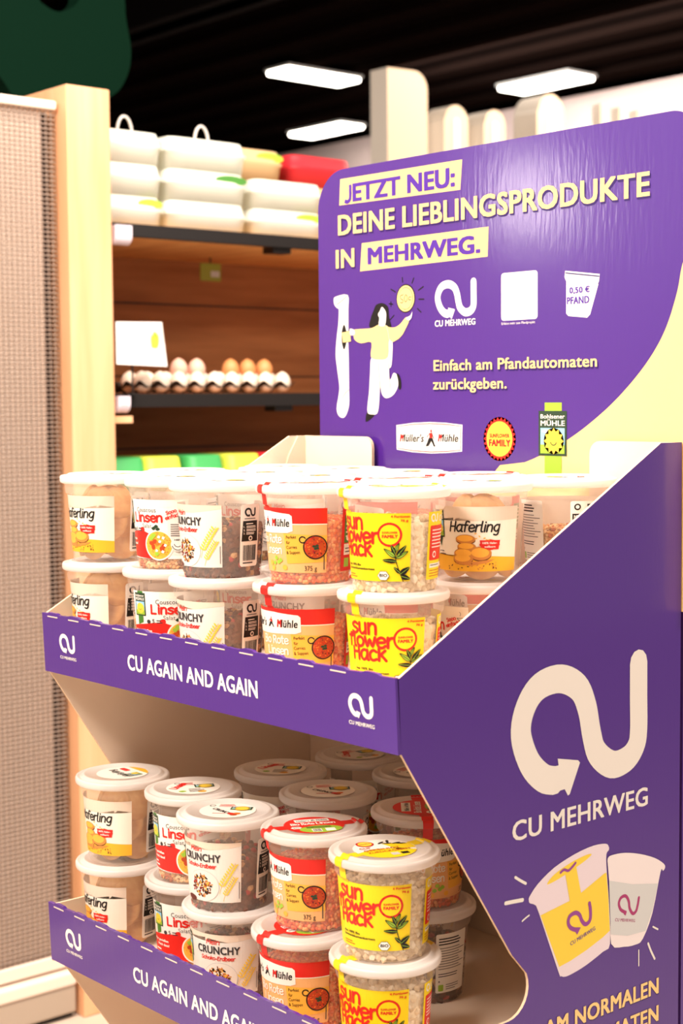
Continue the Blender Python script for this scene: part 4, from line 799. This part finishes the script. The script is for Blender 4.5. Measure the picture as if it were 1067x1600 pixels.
def art_lentil():
    a = Art(); V_ = 62; a.rect(-V_, 0, W_, Hh, 'peach'); a.rect(-V_, 48.5, W_, Hh, 'red', 1); a.rect(-V_, 47.6, W_, 48.6, 'cream', 2)
    a.poly([(-59, 38.5), (-16, 38.8), (8, 39.5), (13.5, 41.5), (13, 56), (10.5, 58), (-15, 60.5), (-59, 61)], 'white', 3)
    a.text("Müller's", -56, 45.5, 8, 'black', 4, wd=28, bold=.02, shear=.16); a.text('M', -56, 45.5, 8, 'red', 5, bold=.03, shear=.16, xs=.62)
    a.text('Mühle', -11.5, 45.5, 8, 'black', 4, wd=21.5, bold=.03, shear=.1); walker(a, -19.5, 50, 7.2); a.text('M', -11.5, 45.5, 8, 'red', 6, bold=.045, shear=.1, xs=.62)
    a.poly([(3, 39), (W_, 37), (W_, 11), (6, 9)], 'amber', 2)
    for t, y in (('Perfekt', 33.6), ('für', 28.4), ('Curries', 23.6), ('& Suppen', 18.4)): a.text(t, 6, y, 3.3, 'black', 4, bold=.012, xs=.78, rot=.05)
    cx, cy = 35.5, 25.5
    a.stroke(arc(23, 33, 3, 3, 30, 300, 9), 1.2, 'black', 4); a.ell(cx, cy, 12.2, 12, 'black', 5, 36); a.ell(cx, cy, 10.9, 10.7, 'rust', 6, 36)
    r = random.Random(5)
    for k in range(90):
        t, q = r.uniform(0, 6.28), 10.2*math.sqrt(r.random()); a.ell(cx+q*math.cos(t), cy+q*math.sin(t), r.uniform(.6, 1.5), r.uniform(.4, .8), r.choice(['orange', 'red', 'rust', 'darkred', 'maroon']), 7+k % 2, 7, r.uniform(0, 3))
    for x, y in ((-1.5, 1), (1.5, 1.5), (0, -1.5), (2, -1)): a.blob([(cx+x-1.8, cy+y), (cx+x, cy+y+1.4), (cx+x+1.8, cy+y), (cx+x, cy+y-1.2)], 'forest', 9, 3)
    a.brush('Bio Rote', -33, 29.2, 5.4, 1.25, 'white', 4, wd=33); a.brush('Linsen', -27, 18.5, 5.4, 1.25, 'white', 4, wd=27)
    a.poly([(-45, 31), (-41, 36), (-36, 36), (-33.5, 31), (-36, 27), (-41, 27)], 'white', 4) if False else None
    for x, y in ((-8, 14), (-5, 10), (-11, 9), (-2, 12)): a.blob([(x-2.6, y), (x, y+2.6), (x+2.6, y), (x, y-2)], 'lime', 5, 3)
    for x, y in ((-17, 9), (-14, 4), (3, 5)): a.ell(x, y, 3, 2.6, 'amber', 4, 14)
    a.text('375 g', 24.5, 2.2, 5, 'black', 4, wd=12.5, bold=.015); a.rect(43.8, 3, 44.8, 17, 'dark', 4)
    return a
def art_sun():
    a = Art(); a.rect(-W_, 0, W_, Hh, 'yellow')
    for t, x, y, wd in (('sun', -28, 48.6, 29), ('flower', -35, 36, 51), ('Hack', -29, 23.6, 38)): a.brush(t, x, y, 10.2 if t == 'sun' else 9.6, 2.7, 'red', 3, wd=wd, asc=.4)
    cx, cy = 27.5, 44; a.star(cx, cy, 11.4, 8.8, 26, 'red', 2); a.ell(cx, cy, 9.25, 9.25, 'yellow', 3, 32)
    a.text('SUNFLOWER', cx, cy+1, 2, 'red', 4, wd=14, bold=.04, al='C'); a.text('FAMILY', cx, cy-3.2, 3.2, 'red', 4, wd=14.5, bold=.06, al='C')
    a.text('4 Portionen', 45.5, 60, 2.2, 'red', 3, wd=17, al='R', bold=.045); a.text('76 g', 44, 56.2, 2.2, 'red', 3, wd=7, al='R', bold=.045)
    st = [(40, 0), (36, 10), (33, 20), (31.5, 31)]; a.stroke(st, .8, 'black', 4)
    def leaf(x, y, l, w, r, fill):
        p = [(0, 0), (l*.3, w*.5), (l*.7, w*.35), (l, 0), (l*.7, -w*.35), (l*.3, -w*.5)]; c, s = math.cos(r), math.sin(r); q = [(x+u*c-v*s, y+u*s+v*c) for u, v in p]
        a.blob(q, 'black' if fill else 'lime', 5, 3); a.stroke(q, .5, 'black', 6, True, True); a.stroke([q[0], q[3]], .4, 'lime' if fill else 'black', 7, False)
    for x, y, l, w, r, f in ((32.5, 23, 13, 4, 2.5, False), (32.5, 26, 9, 3.4, 2.0, True), (32, 28, 9, 3, 1.1, False), (33, 22, 13, 4, .5, False), (33.5, 19, 13, 3.6, 3.05, True), (34, 24, 13, 4, .85, True), (37, 7, 11, 5, .6, True), (38, 5, 9, 4.5, -.3, True), (37, 8, 8, 3, 2.4, True)): leaf(x, y, l, w, r, f)
    a.text('Aus 100% Bio', -26, 13.6, 2.4, 'black', 3, wd=22, bold=.03); a.text('Sonnenblumenkernen', -26, 10.2, 2.4, 'black', 3, wd=38, bold=.03)
    a.lines(-26, 5, -10, 2, 2.2, .7, 'rust', 3)
    hx, hy = 21, 5.4; a.poly(arc(hx, hy, 6, 5, 0, 360, 7)[:-1], 'forest', 8); a.poly(arc(hx, hy, 5.5, 4.5, 0, 360, 7)[:-1], 'white', 9); a.text('BIO', hx, hy-1, 3, 'black', 10, wd=7.5, bold=.03, al='C')
    return a
def art_steps(red=False):
    a = Art(); w = 25; a.rrect(-w/2, 0, w/2, Hh, 3, 'white'); a.logo(-8, 51, 14, 9, 'black', 2); a.rect(-8, 48.8, 6, 49.6, 'dark', 2)
    a.poly([(-9.5, 47), (9, 47), (11, 26), (-11, 26)], 'black', 2)
    a.lines(-6, 43.5, 6, 1, 2, 1, 'white', 3)
    for k, y in enumerate((40, 36.6, 33.2)):
        a.text(str(k+1)+'.', -9, y, 2, 'white', 3, bold=.03); a.lines(-5.5, y+1.2, 8, 2, 1.4, .7, 'white', 3, 5+k)
    a.ell(0, 29, 2.6, 2.6, 'white', 3, 18); a.ell(0, 29, 1.4, 1.4, 'black', 4, 14)
    a.barcode(-9, 6, 9, 22, 'black', 2); a.lines(-9, 3, 9, 1, 2, 1.4, 'dark', 2)
    return a
def art_ingr():
    a = Art(); w = 40; a.rrect(-w/2, 0, w/2, Hh, 2, 'white')
    a.lines(-17, 58, 14, 3, 3, 1.3, 'black', 2, 3); a.lines(-17, 48, 17, 9, 2.8, .8, 'grey', 2, 8); a.lines(-17, 20, 12, 2, 2.6, .9, 'dark', 2, 9)
    a.rrect(-17, 2, -11, 9, 1, 'lime', 2); a.lines(-8, 8, 10, 3, 2.4, .8, 'grey', 2, 2); a.text('e', -17, 11.5, 3, 'dark', 2, bold=.02)
    return a
def art_new():
    a = Art(); w = 30; a.rrect(-w/2, 0, w/2, Hh, 2, 'white'); a.ell(-8, 58, 3.4, 3.4, 'black', 2, 18); a.ell(-8, 58, 1.9, 1.9, 'white', 3, 14)
    a.poly([(2, 61), (8, 61), (7.2, 54), (2.8, 54)], 'black', 2); a.rect(-13, 40, 13, 51, 'black', 2); a.text('NEU', -11.5, 46.6, 3, 'white', 3, bold=.05)
    a.lines(-11.5, 43.5, 9, 1, 3, 1.6, 'white', 3); a.lines(-12, 34, 12, 8, 3.2, .9, 'grey', 2)
    return a
def art_back_red():
    a = Art(); w = 44; a.rect(-w/2, 0, w/2, Hh, 'red'); a.rect(-w/2+4, 28, w/2-4, 56, 'green', 1); a.lines(-16, 50, 15, 5, 4, 1.4, 'white', 2); a.rect(-18, 16, 14, 27, 'white', 1); a.lines(-16, 22, 10, 2, 3.4, 1, 'dark', 2); a.rect(-17, 4, -8, 13, 'lime', 1); a.ell(-12, 33, 3, 3, 'white', 2, 16)
    return a
def art_back_yel():
    a = Art(); w = 46; a.rect(-w/2, 0, w/2, Hh, 'yellow'); a.logo(-20, 54, 11, 8, 'white', 2); a.text('CU', -6, 54.5, 6, 'white', 2, bold=.04)
    a.rrect(-20, 18, 20, 51, 1.5, 'red', 1); a.lines(-17, 46, 16, 6, 3.2, 1, 'white', 2); a.ell(-12, 23.5, 3.2, 3.2, 'white', 2, 18); a.ell(-12, 23.5, 2, 2, 'red', 3, 14)
    a.rect(-19, 11, 10, 15, 'white', 1); a.lines(-18, 13, 6, 1, 2, .8, 'dark', 2); a.lines(-19, 8, 14, 3, 2.6, .7, 'rust', 1)
    return a
# ---- lid stickers
def st_cookie():
    a = Art(); a.ell(0, 0, 30, 30, 'white', 0, 48); a.brush('Haferling', 0, 0, 6, 1.3, 'black', 2, wd=40, al='C', shear=.15); a.poly(arc(0, 0, 29.5, 29.5, 225, 315, 14), 'gold', 1); mill_tag(a, -22, -14, -8, 4, 2, True); a.rrect(4, -14, 20, -7, 2, 'red', 2); return a
def st_linsen():
    a = Art(); a.ell(0, 0, 30, 30, 'white', 0, 48); a.brush('Linsen', -20, -6, 6, 2, 'red', 2, wd=28, rot=1.0); mill_tag(a, 2, -2, 24, 12, 2, True); a.lines(-6, -8, 12, 4, 4, 1.6, 'grey', 2); a.lines(-12, 20, 6, 3, 4, 1.6, 'red', 2, 4); a.stroke(arc(-16, 20, 3, 3, 0, 330, 9), .9, 'black', 2); a.blob([(-18, -16), (-13, -13), (-9, -17), (-14, -20)], 'lime', 2, 3); a.ell(8, -20, 5, 4, 'amber', 2, 16); return a
def st_crunchy():
    a = Art(); a.ell(0, 0, 30, 30, 'white', 0, 48); a.text('CRUNCHY', -18, 4, 6, 'dark', 2, wd=34, bold=.04, rot=-.75); a.lines(-14, -14, 4, 1, 3, 1.4, 'red', 2); mill_tag(a, 2, 2, 25, 14, 2, True); a.lines(-12, 22, 8, 3, 4, 1.5, 'red', 2, 3); a.stroke(arc(-19, 17, 3, 3, 0, 330, 9), .9, 'black', 2)
    for x, y, m in ((6, -14, 'red'), (12, -13, 'orange'), (9, -18, 'rust')): a.ell(x, y, 4, 3.2, m, 3, 14)
    return a
def st_lentil():
    a = Art(); a.ell(0, 0, 31, 31, 'red', 0, 48); a.rect(-17, 12, 19, 22, 'white', 1); a.text("Müller's", -15, 14, 5, 'black', 2, wd=13, bold=.02); walker(a, 2, 16.8, 4, 2); a.text('Mühle', 6, 14, 5, 'black', 2, wd=11, bold=.02)
    a.brush('Bio Rote Linsen', 0, 1.5, 5, 1.2, 'white', 2, wd=46, al='C'); a.poly(arc(4, -16, 22, 13, 0, 360, 26)[:-1], 'lime', 1); a.lines(-10, -8, 16, 2, 4, 2, 'forest', 2, 2); a.rect(-6, -26, 4, -15, 'white', 2); a.rect(8, -25, 18, -15, 'white', 2); a.barcode(-5, -25, 3, -16, 'black', 3)
    a.poly(arc(-20, -8, 6, 4.6, 0, 360, 7)[:-1], 'white', 2); a.text('BIO', -20, -9.4, 2.8, 'black', 3, al='C', bold=.03); return a
def st_sun():
    a = Art(); a.ell(0, 0, 31, 31, 'white', 0, 48); a.poly(arc(0, 0, 31, 31, 190, 330, 20)+[(14, -4), (-12, 2)], 'yellow', 1); a.poly([(4, 16), (30, 8), (30, -8), (10, -8)], 'yellow', 1)
    a.star(-12, 20, 9, 7.6, 20, 'red', 2); a.ell(-12, 20, 7, 7, 'sunny', 3, 20); a.text('FAMILY', -12, 18.6, 2.6, 'red', 4, al='C', wd=11, bold=.05)
    a.text('GEREINIGT', -4, -4, 5, 'rust', 3, wd=38, al='C', bold=.03); a.text('ZURÜCKGEBEN', 0, -12, 5, 'rust', 3, wd=44, al='C', bold=.03); a.text('CUP', -18, 4, 5, 'rust', 3, wd=12, al='C', bold=.03); a.rect(-2, -24, 6, -16, 'lightgrey', 2); a.rect(8, -24, 16, -17, 'black', 2)
    for x, y, r in ((4, 18, .6), (9, 14, -.2), (12, 20, 1.2), (18, 12, .2), (22, 9, -.3)): a.ell(x, y, 5, 1.6, 'black', 3, 10, r)
    return a
# ---- fillings
def cm_(n, c, r=.6): return mat(n, c, r, .3)
FILL = {
    'lentil': lambda: granules(.064, .0029, .5, [cm_('lentil_orange', (255, 132, 58)), cm_('lentil_light', (255, 172, 104)), cm_('lentil_deep', (238, 102, 46))], 1, .12),
    'sun': lambda: granules(.068, .0043, .8, [cm_('mince_beige', (240, 216, 176), .8), cm_('mince_pale', (248, 232, 202), .8), cm_('mince_dark', (216, 188, 146), .8)], 2, .3),
    'linsen': lambda: granules(.046, .0026, .7, [cm_('couscous', (226, 168, 104), .8), cm_('couscous_pale', (240, 200, 146), .8), cm_('couscous_red', (196, 96, 52), .8), cm_('couscous_brown', (150, 92, 54), .8)], 3, .24, weights=[5, 4, 2, 1]),
    'crunchy': lambda: granules(.056, .0042, .7, [cm_('oat_cluster', (110, 62, 40), .7), cm_('oat_dark', (70, 36, 26), .7), cm_('oat_pale', (206, 156, 104), .8), cm_('berry_red', (186, 52, 50), .6)], 4, .3, weights=[5, 4, 2, 1.3]),
}
COOK = mat('oat_cookie', (242, 190, 128), .8, .2, noise=((90, 90, 90), (222, 160, 98), 4, .35, .7))
def cookie_mesh():
    b = MB(); pr = [(.0002, -.0042), (.014, -.0045), (.020, -.0038), (.0225, -.0012), (.0222, .001), (.019, .004), (.012, .0056), (.0002, .0062)]
    b.lathe(pr, COOK, 22); return b.mesh('cookie')
TYPES = {}
def proto(k):
    if k in TYPES: return TYPES[k]
    parts = []                                   # (name, mesh, index of the parent part or None, matrix)
    def add(n, me, par=None, mx=None): parts.append((n, me, par, mx)); return len(parts)-1
    I4 = None
    b = MB(); b.lathe(cup_prof, CUP); ib = add('cup_body', SHARED.setdefault('body', b.mesh('cup_body')))
    b = MB(); b.lathe(lid_prof, LID); il = add('lid', SHARED.setdefault('lid', b.mesh('lid')))
    art, st, srot = {'cookie': (art_cookie, st_cookie, PI*.95), 'linsen': (art_linsen, st_linsen, .5), 'crunchy': (art_crunchy, st_crunchy, .6), 'lentil': (art_lentil, st_lentil, 1.05), 'sun': (art_sun, st_sun, .95)}[k]
    add('front_label', art().mesh('front_label', wrap(), 3.5))
    rad = lambda d: -PI/2+math.radians(d)
    if k in ('cookie', 'crunchy'):
        add('steps_label', SHARED.setdefault('steps', art_steps().mesh('steps_label', wrap(th0=rad(104)), 3.5)))
        add('ingredients_label', SHARED.setdefault('ingr', art_ingr().mesh('ingredients_label', wrap(th0=rad(166)), 3.5)))
    elif k == 'linsen':
        add('ingredients_label', SHARED.setdefault('ingr2', art_ingr().mesh('ingredients_label', wrap(th0=rad(118)), 3.5)))
        add('return_label', art_new().mesh('return_label', wrap(th0=rad(202)), 3.5))
    elif k == 'lentil': add('back_label', art_back_red().mesh('back_label', wrap(th0=rad(115)), 3.5))
    else: add('back_label', art_back_yel().mesh('back_label', wrap(th0=rad(118)), 3.5))
    add('lid_sticker', st().mesh('lid_sticker', lidmap(-PI/2+srot)), il)
    if k in ('lentil', 'sun'): add('seal_strip', strap(rad(-25), .0135, ink('red' if k == 'lentil' else 'yellow')).mesh('seal_strip'))
    if k == 'cookie':
        cmh = cookie_mesh(); r = random.Random(11)
        for lv in range(3):
            for q in range(5):
                t = 2*PI*(q+.5*lv)/5+r.uniform(-.12, .12); rr = .0215
                mx = Matrix.Translation((rr*math.cos(t), rr*math.sin(t), .0235+lv*.0215)) @ Matrix.Rotation(t, 4, 'Z') @ Matrix.Rotation(math.radians(66+r.uniform(-9, 9)), 4, 'Y') @ Matrix.Rotation(r.uniform(-.3, .3), 4, 'X')
                if lv == 2: mx = mx @ Matrix.Scale(.92, 4)
                add('cookie', cmh, None, mx)
    else: add('filling', FILL[k]().mesh('filling', weld=False))
    TYPES[k] = parts
    return parts
SHARED = {}
def cup(k, x, y, z, phi, label, group):
    al = math.atan2(CAM.y-y, CAM.x-x)            # shoppers read the labels turned by phi from facing the viewer's side
    t = thing('food_cup', label, 'cup', (x, y, z), al+math.radians(phi)+PI/2, group)
    obs = []
    for n, me, par, mx in proto(k):
        o = link(n, me, t if par is None else obs[par])
        if mx is not None: o.matrix_local = mx
        if n == 'filling': o['kind'] = 'stuff'
        obs.append(o)
    return t
KIND = {'cookie': 'oat cookie cup', 'linsen': 'couscous salad cup', 'crunchy': 'dark muesli cup', 'lentil': 'red lentil cup', 'sun': 'sunflower mince cup'}
U0, U1, L0, L1 = -.0386, .0606, -.3874, -.2882
GU, GL_ = 'food cups on the upper tier', 'food cups on the lower tier'
# upper tier, front row: (kind, x, y, label angle) for the top and the bottom cup of each stack
rowU = [('cookie', -.247, .056, -54, -.2455, .056, -66, 'far left end of the upper tier'), ('linsen', -.132, .068, -43, -.1355, .066, -5, 'front left, upper tier, red lettering'),
        ('crunchy', -.024, .052, -62, -.027, .052, -58, 'front centre, upper tier'), ('lentil', .080, .085, -40, .0785, .081, -25, 'front of upper tier, red topped label'), ('sun', .193, .096, -42, .187, .1, -22, 'near corner of upper tier, yellow label')]
for k, x, y, p, x0, y0, p0, wh in rowU:
    cup(k, x, y, U1, p, f'{KIND[k]}, upper of two at the {wh}', GU); cup(k, x0, y0, U0, p0, f'{KIND[k]}, lower of two at the {wh}', GU)
row2 = [('cookie', -.252, .17, -30, 'behind the leftmost cookie stack'), ('linsen', -.142, .187, -30, 'behind the front salad stack'), ('crunchy', -.033, .176, -40, 'behind the front muesli stack'), ('lentil', .079, .203, -32, 'behind the front lentil stack'), ('cookie', .190, .214, -5, 'behind the yellow-label cups')]
for k, x, y, p, wh in row2:
    nm = KIND[k]
    cup(k, x, y, U1, p, f'{nm} on the upper tier, top one {wh}', GU)
    k2 = 'linsen' if (k == 'cookie' and x > 0) else k
    cup(k2, x, y, U0, -75 if x > .15 else p, f'{KIND[k2]} in the upper tier, lower one {wh}', GU)
row3 = [('cookie', -.245, .31, -20, 'far left back corner'), ('linsen', -.133, .322, 20, 'back row, left of centre'), ('crunchy', -.022, .31, -10, 'back row centre'), ('lentil', .088, .318, -32, 'back row, right of centre'), ('linsen', .198, .336, -175, 'back right corner by the wing')]
for k, x, y, p, wh in row3:
    cup(k, x, y, U1, p, f'{KIND[k]} under the header, upper tier top layer, {wh}', GU); cup(k, x, y, U0, p, f'{KIND[k]} under the header, upper tier bottom layer, {wh}', GU)
rowL = [('cookie', -.243, .066, -50, -.243, .064, -58, 'far left'), ('linsen', -.130, .086, -23, -.133, .086, -14, 'front left'), ('crunchy', -.024, .055, -45, -.0265, .062, -26, 'front centre'), ('lentil', .082, .085, -48, .086, .068, -30, 'front, next to the yellow cups'), ('sun', .193, .081, -29, .196, .078, -33, 'front right')]
for k, x, y, p, x0, y0, p0, wh in rowL:
    cup(k, x, y, L1, p, f'{KIND[k]}, upper of two on the lower tier, {wh}', GL_); cup(k, x0, y0, L0, p0, f'{KIND[k]}, lower of two on the lower tier, {wh}', GL_)
rowB = [('crunchy', -.017, .188, -30, 'behind the front lentil cup'), ('linsen', -.135, .215, -40, 'behind the front muesli cup'), ('lentil', .106, .214, 32, 'beside the cut side panel'), ('linsen', -.13, .335, 10, 'deepest at the back left'), ('crunchy', -.015, .325, 20, 'at the far back right')]
for k, x, y, p, wh in rowB:
    k2, p2 = ('crunchy', -125) if (k == 'lentil') else (k, p)
    cup(k, x, y, L1, p, f'{KIND[k]} shaded on the lower tier, top one {wh}', GL_); cup(k2, x+(.004 if k == 'lentil' else 0), y, L0, p2, f'{KIND[k2]} shaded on the lower tier, lower one {wh}', GL_)
